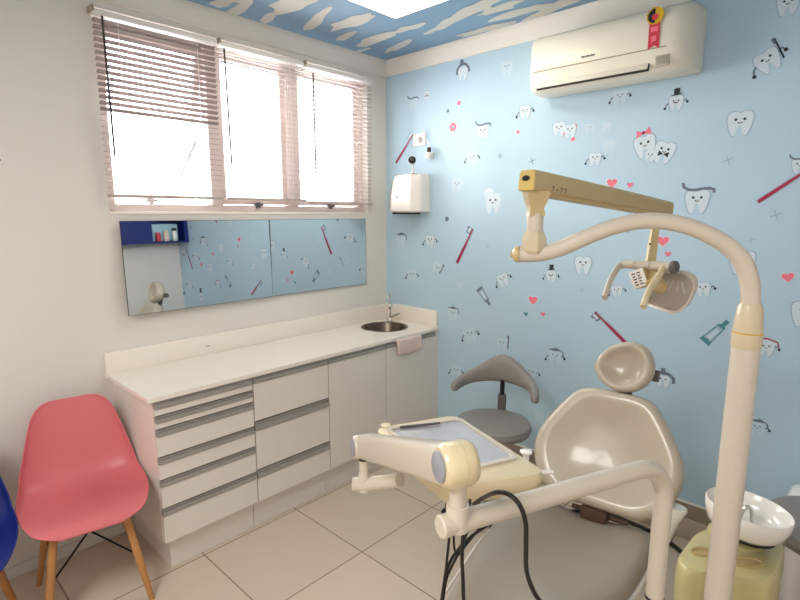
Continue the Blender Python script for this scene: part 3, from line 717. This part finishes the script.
# ================================================================== OPERATOR STOOLS
def make_stool(label, S, rear, zs, back=True, sr=.205, group='grey operator stools'):
    t = thing('operator_stool', label, 'stool', (S[0], S[1], 0), group=group)
    o = V((S[0], S[1], 0)); rear = V(rear).normalized(); side = V((-rear.y, rear.x, 0))
    b = NB(); lathe(b, [(.05, zs - .05), (sr * .75, zs - .05), (sr * .95, zs - .035), (sr, zs - .012), (sr * .96, zs + .012), (sr * .8, zs + .024), (sr * .4, zs + .020), (.01, zs + .016)], 40, M.Translation(o)); obj('seat', b, 'greyvinyl', t)
    b = NB(); lathe(b, [(.09, zs - .075), (.09, zs - .05), (.03, zs - .055), (.028, .3), (.034, .3), (.034, .1)], 24, M.Translation(o)); obj('column', b, 'greyplastic', t)
    b = NB()
    for k in range(5):
        a = 2 * PI * k / 5 + .3; d = V((math.cos(a), math.sin(a), 0)); tube(b, [o + V((0, 0, .115)), o + d * .14 + V((0, 0, .1)), o + d * .25 + V((0, 0, .075))], [.026, .022, .016], 10)
    lathe(b, [(.05, .085), (.05, .13), (.035, .14)], 20, M.Translation(o)); obj('star_base', b, 'greyplastic', t)
    for k in range(5):
        a = 2 * PI * k / 5 + .3; d = V((math.cos(a), math.sin(a), 0)); e = V((-d.y, d.x, 0)); c = o + d * .25 + V((0, 0, .028))
        b = NB(); lathe(b, [(.024, -.022), (.028, -.018), (.028, -.006), (.02, -.004), (.02, .004), (.028, .006), (.028, .018), (.024, .022)], 18, axes(c, e)); lathe(b, [(.012, .02), (.012, .055)], 10, M.Translation(c)); obj('caster', b, 'black', t)
    if back:
        pr = o + rear * (sr * .86)
        b = NB(); box(b, (-.022, -.016, zs - .03), (.022, .016, zs + .11), .006, mx=axes(pr, (0, 0, 1), side)); 
        tube(b, [pr + V((0, 0, zs - .06)), o + rear * .03 + V((0, 0, zs - .06))], .016, 8); obj('back_post', b, 'greyplastic', t)
        b = NB(); tube(b, [pr + V((0, 0, zs + .1)), pr + V((0, 0, zs + .2))], .013, 12); obj('back_stem', b, 'black', t)
        b = NB(); rings = []
        N = 32
        for i in range(N + 1):
            f = -1 + 2 * i / N; phi = f * math.radians(100)
            R = sr * .92 + .035 * abs(f) ** 2
            hh = .029 + .050 * math.exp(-(f / .42) ** 2); th = .021 + .010 * math.exp(-(f / .5) ** 2)
            if abs(f) > .93: k_ = math.sqrt(max(.05, 1 - ((abs(f) - .93) / .075) ** 2)); hh *= k_; th *= k_
            zc = zs + .225 + .035 * math.exp(-(f / .4) ** 2) - .045 * abs(f) ** 1.5
            dr = rear * math.cos(phi) + side * math.sin(phi)
            c = o + dr * R + V((0, 0, zc))
            rings.append([c + dr * (th * math.copysign(abs(math.cos(a)) ** .7, math.cos(a))) + V((0, 0, hh * math.copysign(abs(math.sin(a)) ** .8, math.sin(a)))) for a in [2 * PI * k / 16 for k in range(16)]])
        loft(b, rings); obj('backrest', b, 'greyvinyl', t, smooth=60)
    return t
make_stool('grey stool with curved wing backrest between sink cabinet and dental chair', (-1.455, 2.285), (-.3, .95, 0), .53)
make_stool('grey stool seat half hidden behind the spittoon bowl at right', (-.015, 2.20), (.6, .8, 0), .585, back=False, sr=.215)
# white pedal bin by the back wall
t = thing('waste_bin', 'white rounded bin top beyond the right-hand stool, at the photo edge', 'bin', (-.06, 2.62, 0))
b = NB(); lathe(b, [(.11, 0), (.118, .01), (.13, .44), (.133, .46)], 36, M.Translation((-.06, 2.62, 0))); obj('body', b, 'white', t)
b = NB(); lathe(b, [(.136, .455), (.137, .48), (.128, .505), (.09, .525), (.02, .532)], 36, M.Translation((-.06, 2.62, 0))); obj('lid', b, 'ceramic', t)

# ================================================================== DENTAL CHAIR
CH = thing('dental_chair', 'reclined taupe dental chair with round headrest in the middle of the room', 'dental chair', (-.655, 1.55, 0), math.radians(6))
# local frame: x across (patient's right... image right), y towards the head
def L(o, z, x=None): return axes(o, z, x)
rec = math.radians(27)
bdir = V((0, math.sin(rec), math.cos(rec))); bnrm = V((0, -math.cos(rec), math.sin(rec)))     # up along the back / facing the sitter
B0 = V((.0, .205, .595))
BM = axes(B0, bnrm, (1, 0, 0))
OUT = [(-.10, .0), (-.17, .012), (-.228, .06), (-.258, .13), (-.264, .19), (-.250, .245), (-.215, .31), (-.172, .375), (-.135, .415), (-.085, .432), (0, .434)]
OUT = OUT + [(-x, y) for x, y in OUT[-2::-1]]
oc = .215
ol = [(p.x, p.y) for p in spline([(x, y - oc, 0) for x, y in OUT], 4, True)]
bm2 = BM @ M.Translation((0, oc, 0))
b = NB(); pad(b, ol, [(.80, -.06), (.93, -.055), (.985, -.035), (1.0, -.01), (.985, .012), (.94, .026), (.88, .030), (.78, .024), (.6, .006), (.4, -.006), (.2, -.010), (.03, -.011)], bm2); obj('backrest', b, 'uphol', CH, world=False, smooth=80)
b = NB(); pad(b, ol, [(.6, -.095), (.86, -.09), (.93, -.07), (.94, -.058)], bm2); obj('back_shell', b, 'ceramic', CH, world=False)
# headrest
HO = [(-.115, -.012), (-.102, .034), (-.064, .076), (-.015, .104), (.038, .110), (.085, .086), (.112, .035), (.112, -.02), (.088, -.065), (.045, -.095), (-.01, -.104), (-.06, -.088), (-.1, -.052)]
hl = [(p.x, p.y) for p in spline([(x * .93, y * .92, 0) for x, y in HO], 5, True)]
hn = V((-.04, -.93, .30)).normalized(); HP = V((.014, .432, 1.072))
HM = axes(HP, hn, (1, 0, 0))
b = NB(); pad(b, hl, [(.55, -.05), (.82, -.048), (.95, -.035), (1, -.01), (.98, .012), (.9, .026), (.8, .029), (.72, .022), (.62, .008), (.45, -.002), (.25, -.006), (.03, -.008)], HM); obj('headrest', b, 'uphol', CH, world=False, smooth=80)
b = NB(); box(b, (-.025, -.30, -.075), (.025, .02, -.055), .006, mx=HM); lathe(b, [(.022, -.11), (.022, .11)], 16, axes(HM @ V((0, -.01, -.065)), (1, 0, 0))); obj('headrest_bracket', b, 'greyplastic', CH, world=False)
# seat
prof = [(.215, .55, .218), (.15, .553, .240), (.05, .556, .245), (-.08, .563, .240), (-.2, .575, .228), (-.34, .582, .205), (-.5, .560, .192), (-.66, .525, .18), (-.82, .49, .17), (-.92, .47, .15), (-.955, .455, .10)]
def sec(y, z, w):
    pts = []
    for s, h in ((-1, -.06), (-1.0, -.035), (-.985, -.008), (-.94, .012), (-.85, .020), (-.65, .014), (-.4, .002), (-.15, -.004), (.15, -.004), (.4, .002), (.65, .014), (.85, .020), (.94, .012), (.985, -.008), (1.0, -.035), (1, -.06), (.8, -.075), (.0, -.08), (-.8, -.075)):
        pts.append(V((s * w - .03, y, z + h)))
    return pts
secs = [sec(.222, .525, .17)]
pp = [(q.x, q.y, q.z) for q in spline(prof, 3)]
secs += [sec(*q) for q in pp] + [sec(-.965, .43, .06)]
b = NB(); loft(b, secs); obj('seat', b, 'seatv', CH, world=False, smooth=80)
b = NB(); loft(b, [[V((x * w - .03, y, z - .075 + dz)) for x, dz in ((-1, 0), (-1.05, .02), (-1.05, .05), (-1.0, .05), (1.0, .05), (1.03, .05), (1.03, .02), (1, 0), (.6, -.05), (-.6, -.05))] for y, z, w in pp]); obj('seat_pan', b, 'ceramic', CH, world=False)
b = NB(); box(b, (-.045, .19, .535), (.045, .25, .595), .006); tube(b, [(-.09, .24, .555), (.11, .24, .555)], .009, 14); obj('hinge', b, 'brown', CH, world=False)
b = NB(); box(b, (-.14, -.25, .10), (.14, .17, .48), .02, 3); box(b, (-.1, -.32, .3), (.1, .2, .46), .02, 3); obj('lift_column', b, 'ceramic', CH, world=False)
b = NB(); prism(b, rpoly([(-.25, -.5), (.25, -.5), (.25, .36), (-.25, .36)], .08), 0, .1, bev=.02); obj('base_plate', b, 'ceramic', CH, world=False)
b = NB()      # armrest on the cuspidor side: bracket widening to a white cuff behind the backrest
loft(b, [[c + V((math.cos(a) * rx, math.sin(a) * ry, 0)) for a in [2 * PI * k / 14 for k in range(14)]] for c, rx, ry in ((V((.15, .24, .48)), .03, .02), (V((.215, .265, .47)), .016, .016), (V((.228, .27, .53)), .018, .018), (V((.236, .275, .60)), .030, .024), (V((.244, .278, .645)), .044, .03), (V((.244, .278, .655)), .041, .027))])
obj('armrest', b, 'ceramic', CH, world=False)

# ================================================================== CUSPIDOR UNIT + LAMP POLE
BX = V((-.20, 1.56, 0))
CU = thing('cuspidor_unit', 'yellowed cuspidor unit with white spittoon bowl at the right', 'cuspidor', BX)
TZ = .700
bo = rpoly([(p.x, p.y) for p in (at(u, v, z=TZ) for u, v in ((676, 556), (684, 570), (706, 574), (716, 562), (728, 576), (766, 584), (780, 572), (786, 545), (775, 528), (730, 518), (694, 532)))], .03, 5)
c0 = V((sum(p[0] for p in bo) / len(bo), sum(p[1] for p in bo) / len(bo), 0))
def bsec(s, z): return [V((c0.x + (x - c0.x) * s, c0.y + (y - c0.y) * s, z)) for x, y in bo]
b = NB(); loft(b, [bsec(.94, .02), bsec(.95, .1), bsec(.98, .40), bsec(1.02, TZ - .06), bsec(1.01, TZ - .026), bsec(.985, TZ - .009), bsec(.94, TZ - .001), bsec(.80, TZ)]); obj('body', b, 'yellow', CU, smooth=50)
b = NB(); prism(b, [(c0.x + (x - c0.x) * 1.05, c0.y + (y - c0.y) * 1.05) for x, y in bo], 0, .025); obj('base', b, 'greyplastic', CU)
bowlc = at(746.5, 516.5, d=1.50); BZ = bowlc.z
b = NB(); lathe(b, [(.075, TZ - .008), (.072, TZ + .008), (.058, TZ + .02), (.05, BZ - .055)], 32, M.Translation((bowlc.x + HD.x * .035, bowlc.y + HD.y * .035, 0)));  obj('pedestal', b, 'yellow', CU)
tl = M.Translation(bowlc) @ M.Scale(.86, 4) @ M.Rotation(math.radians(6), 4, V((HD.x, HD.y, 0))) 
b = NB(); lathe(b, [(.05, -.055), (.088, -.05), (.112, -.03), (.124, .005), (.127, .035), (.124, .038), (.120, .034), (.116, .005), (.102, -.022), (.08, -.034), (.02, -.040), (.004, -.041)], 48, tl); obj('bowl', b, 'ceramic', CU, smooth=60)
b = NB(); lathe(b, [(.096, -.050), (.092, -.056), (.080, -.060)], 40, tl); obj('bowl_ring', b, 'gap', CU)
b = NB(); q = tl @ V((0, 0, 0)); r_ = RT
q = at(746, 518, d=1.50)
tube(b, spline([q - r_ * .018 + V((0, 0, -.02)), q - r_ * .015 + V((0, 0, .015)), q - r_ * .002 + V((0, 0, .035)), q + r_ * .014 + V((0, 0, .022)), q + r_ * .018 + V((0, 0, -.012))], 6), .0055, 10); obj('water_tube', b, 'chrome', CU)
b = NB()      # holder recesses on the top
for (u, v, rx, ry) in ((703, 553, .035, .02), (746, 563, .05, .022)):
    p = at(u, v, z=TZ - .001); lathe(b, [(1, 0), (.95, .006), (.82, .005), (.74, .0012)], 28, M.Translation(p) @ M.Rotation(.75, 4, 'Z') @ M.Diagonal((rx, ry, 1.2, 1)))
obj('cup_rest', b, 'tan', CU)

# dental lamp
PX, PY = -.205, 1.33
LP = thing('dental_lamp', 'ivory dental lamp on a tall curved pole over the chair', 'lamp', (PX, PY, .56))
b = NB(); tube(b, [(PX, PY, .02), (PX, PY, .9), (PX, PY, 1.385)], [.0285, .0285, .028], 24); obj('pole', b, 'ivory', LP)
b = NB(); lathe(b, [(.07, .0), (.07, .012), (.034, .02)], 28, M.Translation((PX, PY, 0))); obj('floor_flange', b, 'ivory', LP)
b = NB(); lathe(b, [(.028, 1.36), (.0298, 1.365), (.0298, 1.392), (.0285, 1.395), (.0285, 1.398), (.025, 1.45), (.0195, 1.46)], 28, M.Translation((PX, PY, 0))); cl = obj('joint_sleeve', b, 'ivory2', LP)
b = NB(); lathe(b, [(.029, 1.3925), (.0304, 1.394), (.029, 1.3955)], 28, M.Translation((PX, PY, 0))); obj('brass_ring', b, 'gold', cl)
b = NB(); q = at(757, 322, d=1.30); lathe(b, [(.004, 0), (.004, .006)], 10, axes(q, (.1, -1, 0))); obj('set_screw', b, 'black', cl)
E0 = V((PX, PY, 1.42)); EE = at(530, 248, d=1.25)     # arm end
def onplane(u, v, o=E0, e=EE):                            # vertical plane through the two ends
    n = (e - o).cross(UP).normalized(); R = at(u, v, d=1) - CAM; t = (o - CAM).dot(n) / R.dot(n); return CAM + R * t
arm = [E0] + [onplane(u, v) for u, v in ((750.5, 305), (750, 284), (744, 264), (731, 248.5), (712, 236.5), (690, 227), (665, 221.5), (642, 221), (620, 225), (600, 231.5), (580, 240), (560, 248.5), (540, 253.5), (520, 254))]
b = NB(); sp = spline(arm, 6); tube(b, sp, [.0195 - .0012 * math.sin(PI * i / len(sp)) for i in range(len(sp))], 22); obj('curved_arm', b, 'ivory', LP)
e = onplane(519.5, 254); dirn = (onplane(519, 254) - onplane(540, 253.5)).normalized()
b = NB(); lathe(b, [(.0205, 0), (.019, .010), (.012, .015), (.007, .017), (.007, .021)], 22, axes(e, dirn)); obj('end_plug', b, 'tan', LP)
jp = onplane(534, 246)
b = NB(); lathe(b, [(.024, -.018), (.029, -.010), (.030, .016), (.024, .032), (.021, .036)], 8, M.Translation(jp)); obj('swivel_block', b, 'ivory2', LP, smooth=20)
b = NB(); lathe(b, [(.0195, .03), (.0195, .077)], 24, M.Translation(jp)); obj('swivel_post', b, 'ivory', LP)
top = jp + V((0, 0, .115)); BE = at(667, 208, d=1.62)
b0 = jp + V((0, 0, .150)); bd = (BE - b0).normalized()
b = NB(); loft(b, [[V((jp.x, jp.y, jp.z + z)) + HD * (y * k) + RT * (x * k) for x, y in ((-.02, -.02), (.02, -.02), (.02, .02), (-.02, .02))] for z, k in ((.072, .95), (.09, .8), (.105, 1.1), (.128, 1.35))]); obj('yoke', b, 'khaki', LP)
hx = bd.cross(UP).normalized(); bu = hx.cross(bd)
def bring(p, w, h): return [p + hx * (w * x) + bu * (h * y) for x, y in ((-1, -.9), (-1, .55), (-.8, .95), (.8, .95), (1, .55), (1, -.9), (.9, -1), (-.9, -1))]
LN = (BE - b0).length
st = b0 - bd * .035
b = NB(); loft(b, [bring(st, .022, .024), bring(st + bd * .03, .023, .0245), bring(b0 + bd * (LN * .6), .022, .022), bring(BE, .020, .0185)]); obj('spring_arm', b, 'khaki', LP, smooth=25)
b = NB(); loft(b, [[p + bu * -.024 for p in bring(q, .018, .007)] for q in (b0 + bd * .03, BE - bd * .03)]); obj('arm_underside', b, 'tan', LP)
b = NB(); loft(b, [bring(st - bd * .004, .0205, .0225), bring(st, .0225, .0245)]); obj('arm_cap', b, 'mustard', LP)
b = NB(); lathe(b, [(.006, 0), (.008, .002), (.006, .004)], 12, axes(st - bd * .004 + bu * .004, -bd) @ M.Diagonal((1.5, .8, 1, 1))); obj('cap_slot', b, 'black', LP)
# printed type marks on the arm
b = NB()
def mark(p, ex, ey, w, pts):
    for x0_, y0_, x1_, y1_ in pts:
        A_, B_ = V((x0_, y0_)), V((x1_, y1_)); t_ = (B_ - A_).normalized(); n_ = V((-t_.y, t_.x)) * w
        b.faces.new([b.verts.new(p + ex * q.x + ey * q.y) for q in (A_ + n_, B_ + n_, B_ - n_, A_ - n_)])
nrm_ = -hx if hx.dot(CAM - b0) < 0 else hx
ex = bd; ey = bu
for k, g in enumerate(([(0, 1, .8, 1), (.4, 1, .4, 0)], [(.1, .5, .7, .5)], [(0, 1, .8, 1), (.8, 1, .3, 0)], [(0, 1, .8, 1), (.8, 1, .3, 0)])):
    mark(b0 + bd * (.03 + k * .016) + nrm_ * .0232 - bu * .019, ex, ey, .0012, [tuple(z_ * .011 for z_ in s_) for s_ in g])
obj('type_mark', b, 'black', LP, smooth=0)
# drop stem and head
S0 = at(656, 222, d=1.56)
b = NB(); loft(b, [[p + RT * (x * w) + HD * (y * w) for x, y in ((-1, -.7), (1, -.7), (1, .7), (-1, .7))] for p, w in ((S0 + V((0, 0, .03)), .0095), (S0, .0098), (at(650, 263, d=1.54), .0125))]); obj('drop_stem', b, 'khaki', LP)
b = NB(); q = at(650, 244, d=1.525); lathe(b, [(.003, 0), (.003, .004)], 8, axes(q, CAM - q)); obj('screw', b, 'black', LP)
HL, HR = at(622, 264, d=1.58), at(671, 267, d=1.46)
b = NB(); hd_ = (HR - HL); tube(b, [HL, HL + hd_ * .28, HL + hd_ * .30, HL + hd_ * .32, HL + hd_ * .6, HL + hd_ * .62, HL + hd_ * .64, HR], [.0125, .013, .0105, .0135, .0135, .011, .014, .014], 18); obj('cross_bar', b, 'ivory', LP)
b = NB(); lathe(b, [(.015, 0), (.0185, .005), (.018, .014), (.013, .018)], 22, axes(HR, hd_)); obj('pivot_knob', b, 'greyplastic', LP)
b = NB(); tube(b, spline([HL - V((0, 0, .001)), at(616, 270, d=1.56), at(609, 283, d=1.53), at(604.5, 298, d=1.50)], 6), .0105, 14, sx=.75); obj('handle', b, 'ivory', LP)
b = NB(); tube(b, spline([HR - hd_ * .14, at(659, 276, d=1.44), at(649, 291, d=1.41), at(643, 307, d=1.39)], 6), .0115, 14, sx=.75); obj('handle', b, 'cream', LP)
sb = at(638.5, 278.5, d=1.50); sn = (CAM - sb).normalized(); sn = (sn - RT * .45 - UP * .05).normalized()
SM = axes(sb, sn, (RT + UP * .30))
b = NB(); box(b, (-.022, -.027, -.06), (.022, .027, 0), .006, mx=SM); sbx = obj('switch_box', b, 'tan', LP)
b = NB(); box(b, (-.021, -.026, .0), (.021, .026, .004), .003, mx=SM); pl_ = obj('switch_plate', b, 'ceramic', sbx)
b = NB()
for i in range(5):
    for j in range(2): box(b, (-.013 + j * .014, -.0185 + i * .0082, .0042), (-.003 + j * .014 - .002 * (i % 2), -.0152 + i * .0082, .0048), mx=SM)
obj('plate_marks', b, 'black', pl_, smooth=0)
# lamp body and reflector dish
rc = at(671, 291, d=1.54)
rn = (CAM - rc).normalized(); rn = (rn - RT * .42 - UP * .22).normalized()
RM = axes(rc, rn, RT - UP * .02); RI = RM.inverted()
def onref(u, v):
    r = (at(u, v, d=1) - CAM); t = (rc - CAM).dot(rn) / r.dot(rn); q = RI @ (CAM + r * t); return (q.x, q.y)
ro = rpoly([onref(u, v) for u, v in ((660, 271), (682, 270), (694, 275), (698, 285), (690, 304), (677, 314), (645, 303), (648, 286))], .02, 4)
b = NB(); pad(b, ro, [(.35, -.052), (.6, -.048), (.85, -.03), (.965, -.008), (.945, -.006), (.8, -.026), (.55, -.040), (.3, -.045), (.03, -.046)], RM); rf = obj('reflector', b, 'amber', LP)
b = NB(); pad(b, ro, [(1.0, -.014), (1.02, .010), (1.0, .016), (.90, .013), (.885, .006), (.94, -.006), (.97, -.014)], RM); obj('reflector_rim', b, 'ivory', rf)
b = NB(); pad(b, ro, [(.93, .010), (.6, .012), (.03, .012)], RM); obj('shield', b, 'shield', rf)
b = NB()
for k in (-.3, .1, .45): tube(b, [RM @ V((.03 * k + .012, .035, .004)), RM @ V((.06 * k + .012, .0, .006))], .002, 6)
obj('shield_rib', b, 'ceramic', rf)
bh = at(656, 284, d=1.49)
b = NB(); tube(b, [bh - RT * .02 + UP * .02, bh, bh + RT * .022 - UP * .014], [.024, .024, .016], 14); tube(b, [at(652, 268, d=1.52), bh], [.012, .018], 12); obj('bulb_housing', b, 'tan', LP)

# ================================================================== DELIVERY UNIT
QX, QY, QZ = -.300, 1.166, 1.118
DU = thing('delivery_unit', 'ivory instrument tray unit on a bent tube arm in front of chair', 'dental unit', (QX, QY, 0))
TE = at(442.5, 526.5, z=QZ); td = (TE - V((QX, QY, QZ))).normalized()
R_ = .0193
el = [V((QX, QY, z)) for z in (.01, .40, .75, 1.0)] + [V((QX, QY, QZ - .085))] + [V((QX, QY, QZ - .085 + .085 * math.sin(a_))) + td * (.085 - .085 * math.cos(a_)) for a_ in (.26, .52, .78, 1.05, 1.31, 1.57)] + [V((QX, QY, QZ)) + td * .14, V((QX, QY, QZ)).lerp(TE, .5), TE]
b = NB(); tube(b, spline(el, 4), R_, 22); obj('bent_tube', b, 'ivory', DU)
b = NB(); lathe(b, [(.0196, .785), (.0206, .787), (.0206, .792), (.0196, .794)], 24, M.Translation((QX, QY, 0))); obj('tube_ring', b, 'gap', DU)
b = NB(); lathe(b, [(.06, .0), (.06, .012), (.0198, .018)], 28, M.Translation((QX, QY, 0))); obj('floor_flange', b, 'ivory', DU)
b = NB(); lathe(b, [(R_ + .0005, -.01), (R_ + .001, .003), (R_ * .9, .006)], 24, axes(TE, td)); obj('tube_cap', b, 'ivory', DU)
def vert(p, v):           # height on the vertical line through p seen at photo row v
    w = (300 - v) / F; h = p.x * HD.x + p.y * HD.y
    return CAM.z + h * (w * CP - SP) / (CP + w * SP)
jb = TE - td * .030
b = NB(); lathe(b, [(.0205, -.012), (.0205, .030), (.0195, .034)], 22, M.Translation(jb)); obj('joint_socket', b, 'ivory', DU)
N0 = V((jb.x, jb.y, vert(jb, 463.5)))
b = NB(); lathe(b, [(.0150, .03), (.0150, N0.z - jb.z - .03)], 22, M.Translation(jb)); obj('joint_pin', b, 'ivory', DU)
# pantograph arm
Fp = at(364, 446, d=1.52)
ad = (Fp - N0).normalized(); ah = ad.cross(UP).normalized(); au = ah.cross(ad)
if ah.dot(RT) > 0: pass
def rsec(p, w, h, n=20, e=.55): return [p + ah * (w * math.copysign(abs(math.cos(a)) ** e, math.cos(a))) + au * (h * math.copysign(abs(math.sin(a)) ** e, math.sin(a))) for a in [2 * PI * k / n for k in range(n)]]
AL = (Fp - N0).length
lx = -ah if (-ah).dot(RT) < 0 else ah       # drum axis, pointing to the cap side
NA = N0 + lx * .012
b = NB(); loft(b, [rsec(NA - ad * .022, .020, .030), rsec(NA, .026, .036), rsec(NA + ad * .05, .027, .036), rsec(N0 + ad * (AL * .6), .028, .036), rsec(Fp - ad * .03, .028, .036), rsec(Fp + ad * .012, .026, .033), rsec(Fp + ad * .026, .018, .024)]); obj('pantograph_arm', b, 'ivory', DU, smooth=60)
DM = axes(N0, lx)
b = NB(); lathe(b, [(.028, -.027), (.035, -.024), (.0395, -.014), (.0395, .016), (.037, .029), (.032, .035)], 32, DM); hdk = obj('pivot_housing', b, 'cream', DU, smooth=50)
b = NB(); lathe(b, [(.0265, .0345), (.0265, .039), (.0235, .041)], 28, DM); cp_ = obj('pivot_cap', b, 'bluegrey', hdk); cp_['label'] = 'blue-grey oval cap'
b = NB(); lathe(b, [(.0396, -.0005), (.0400, 0), (.0396, .0005)], 32, DM); obj('housing_seam', b, 'tan', hdk)
b = NB(); lathe(b, [(.005, 0), (.005, .005)], 12, axes(N0 - UP * .030 + RT * .016 + (CAM - N0).normalized() * .026, (CAM - N0))); obj('hose_port', b, 'black', hdk)
FM = axes(Fp, lx)
b = NB(); lathe(b, [(.028, -.034), (.034, -.028), (.034, .026), (.030, .032)], 28, FM); fh = obj('far_housing', b, 'ivory', DU)
b = NB(); lathe(b, [(.025, .031), (.025, .035), (.022, .036)], 28, FM); obj('far_cap', b, 'bluegrey', fh)
# far pin and T bracket carrying the tray
pz = vert(Fp, 484)
pj = V((Fp.x, Fp.y, pz))
b = NB(); lathe(b, [(.015, pz + .03), (.015, Fp.z - .028)], 18, M.Translation((Fp.x, Fp.y, 0))); fpn = obj('far_pin', b, 'ivory', DU)
b = NB(); lathe(b, [(.0165, Fp.z - .042), (.0165, Fp.z - .03)], 18, M.Translation((Fp.x, Fp.y, 0))); obj('pin_collar', b, 'gap', fpn)
TRZ = .97
tc_ = [at(u, v, z=TRZ) for u, v in ((373, 428), (455.5, 414.5), (549, 473.5), (449, 488))]
tcen = sum(tc_, V()) / 4
dd_ = RT
b = NB(); lathe(b, [(.018, -.02), (.018, .03), (.016, .034)], 20, M.Translation(pj)); tube(b, [pj - dd_ * .036, pj + dd_ * .01, at(400, 480, d=1.46)], [.020, .0215, .020], 18); obj('tray_bracket', b, 'ivory', DU)
# instrument tray
pol = rpoly([(p.x, p.y) for p in tc_], .045, 6)
def tsec(s, z): return [V((tcen.x + (x - tcen.x) * s, tcen.y + (y - tcen.y) * s, z)) for x, y in pol]
b = NB(); loft(b, [tsec(.80, .898), tsec(.90, .905), tsec(.97, .925), tsec(1.0, .945), tsec(1.0, .962), tsec(.985, .970), tsec(.95, .972)]); tr_ = obj('tray_body', b, 'cream', DU, smooth=45)
gi = [at(u, v, z=.973) for u, v in ((390, 430), (459, 420.5), (513, 457.5), (446, 473))]
gp = rpoly([(p.x, p.y) for p in gi], .02, 5)
b = NB(); prism(b, gp, .9715, .9735); obj('tray_glass', b, 'trayglass', tr_)
gc = sum(gi, V()) / 4
b = NB(); go = [(gc.x + (x - gc.x) * 1.10, gc.y + (y - gc.y) * 1.10) for x, y in gp]; gq = [(gc.x + (x - gc.x) * 1.0, gc.y + (y - gc.y) * 1.0) for x, y in gp]
loft(b, [[V((x, y, z)) for x, y in p] for p, z in ((go, .9715), (go, .978), (gq, .978), (gq, .9715))], closed=True); obj('tray_rim', b, 'ivory', tr_)
p = at(386, 424, z=.978); b = NB(); lathe(b, [(.017, -.008), (.017, -.002), (.012, .0)], 22, M.Translation(p)); obj('round_button', b, 'cream', tr_)
b = NB(); tube(b, [at(400, 427, z=.979), at(440, 423, z=.979)], .004, 8); obj('grip_strip', b, 'greyplastic', tr_)
p = at(526, 452, z=.955); b = NB(); lathe(b, [(.01, -.03), (.01, -.004), (.018, -.002), (.018, .003), (.01, .006)], 22, M.Translation(p)); obj('holder_knob', b, 'ceramic', DU)
b = NB()
for u, v in ((551, 472),):
    p = at(u, v, z=.96); tube(b, [p - RT * .03, p + RT * .006], [.006, .005], 10)
obj('instrument_holder', b, 'white', DU)
# hoses
def hose(pts, r): 
    b = NB(); tube(b, spline(pts, 8), r, 10); return obj('hose', b, 'hose', DU)
hose([at(474, 504, d=1.12), at(483, 498, d=1.06), at(496, 492.5, d=.96), at(508, 494, d=.925), at(519, 504, d=.91), at(525.5, 522, d=.915), at(526, 545, d=.93), at(526.5, 570, d=.95), at(534, 592, d=.96), at(548, 612, d=.97), at(575, 650, d=1.0)], .0044)
hose([at(470, 500, d=1.10), at(464, 528, d=1.04), at(462, 555, d=1.03), at(463, 580, d=1.03), at(464, 606, d=1.03), at(468, 650, d=1.03)], .0038)
hose([at(530, 503, d=1.16), at(505, 516, d=1.14), at(480, 530, d=1.12), at(462, 545, d=1.1), at(450, 562, d=1.1), at(444.5, 580, d=1.1), at(441, 620, d=1.12)], .0032)
hose([at(480, 500, d=1.12), at(470, 525, d=1.12), at(459, 552, d=1.11), at(449, 572, d=1.1), at(445, 586, d=1.1), at(440, 625, d=1.12)], .003)
hose([at(452, 512, d=1.1), at(449, 540, d=1.09), at(446, 568, d=1.09), at(444, 582, d=1.09), at(438, 622, d=1.1)], .0028)
hose([at(454, 514, d=1.11), at(454, 545, d=1.11), at(458, 555, d=1.11), at(466, 545, d=1.11), at(478, 530, d=1.12), at(490, 514, d=1.12)], .0025)

# cable across the floor
cab_pts = [at(u, v, z=.012) for u, v in ((560, 512), (590, 511), (613, 516), (632, 523), (650, 531), (668, 541), (684, 554), (700, 566))]
b = NB(); tube(b, spline(cab_pts, 6), .010, 10); tag(obj('floor_cable', b, 'hose'), 'black cable lying on the tiles behind the dental chair', 'cable')

# ================================================================== LIGHT
w = bpy.data.worlds.new('sky'); bpy.context.scene.world = w; w.use_nodes = True
bg = w.node_tree.nodes['Background']; bg.inputs['Color'].default_value = (1, .985, .97, 1); bg.inputs['Strength'].default_value = 7
def area(name, loc, rot, sx, sy, power, col=(1, 1, 1)):
    l = bpy.data.lights.new(name, 'AREA'); l.shape = 'RECTANGLE'; l.size = sx; l.size_y = sy; l.energy = power; l.color = col
    o = bpy.data.objects.new(name, l); C.objects.link(o); o.location = loc; o.rotation_euler = rot; return o
area('window_daylight', (X0 - .35, 1.75, 2.12), (0, -PI / 2, 0), 1.0, 1.8, 60, (1, .98, .95))
area('ceiling_glow', (-1.815, 1.915, ZC - .04), (0, 0, 0), .56, .56, 7, (1, .93, .8))
area('room_fill', (-.75, -.9, ZC - .05), (0, 0, 0), .9, .9, 48, (1, .965, .91))  # added fill light overhead behind the camera, no such fixture in view
sc = bpy.context.scene
sc.view_settings.view_transform = 'Standard'; sc.view_settings.look = 'None'; sc.view_settings.exposure = .2; sc.view_settings.gamma = 1
sc.cycles.use_denoising = True; sc.cycles.max_bounces = 8; sc.cycles.transparent_max_bounces = 12; sc.cycles.sample_clamp_indirect = 6
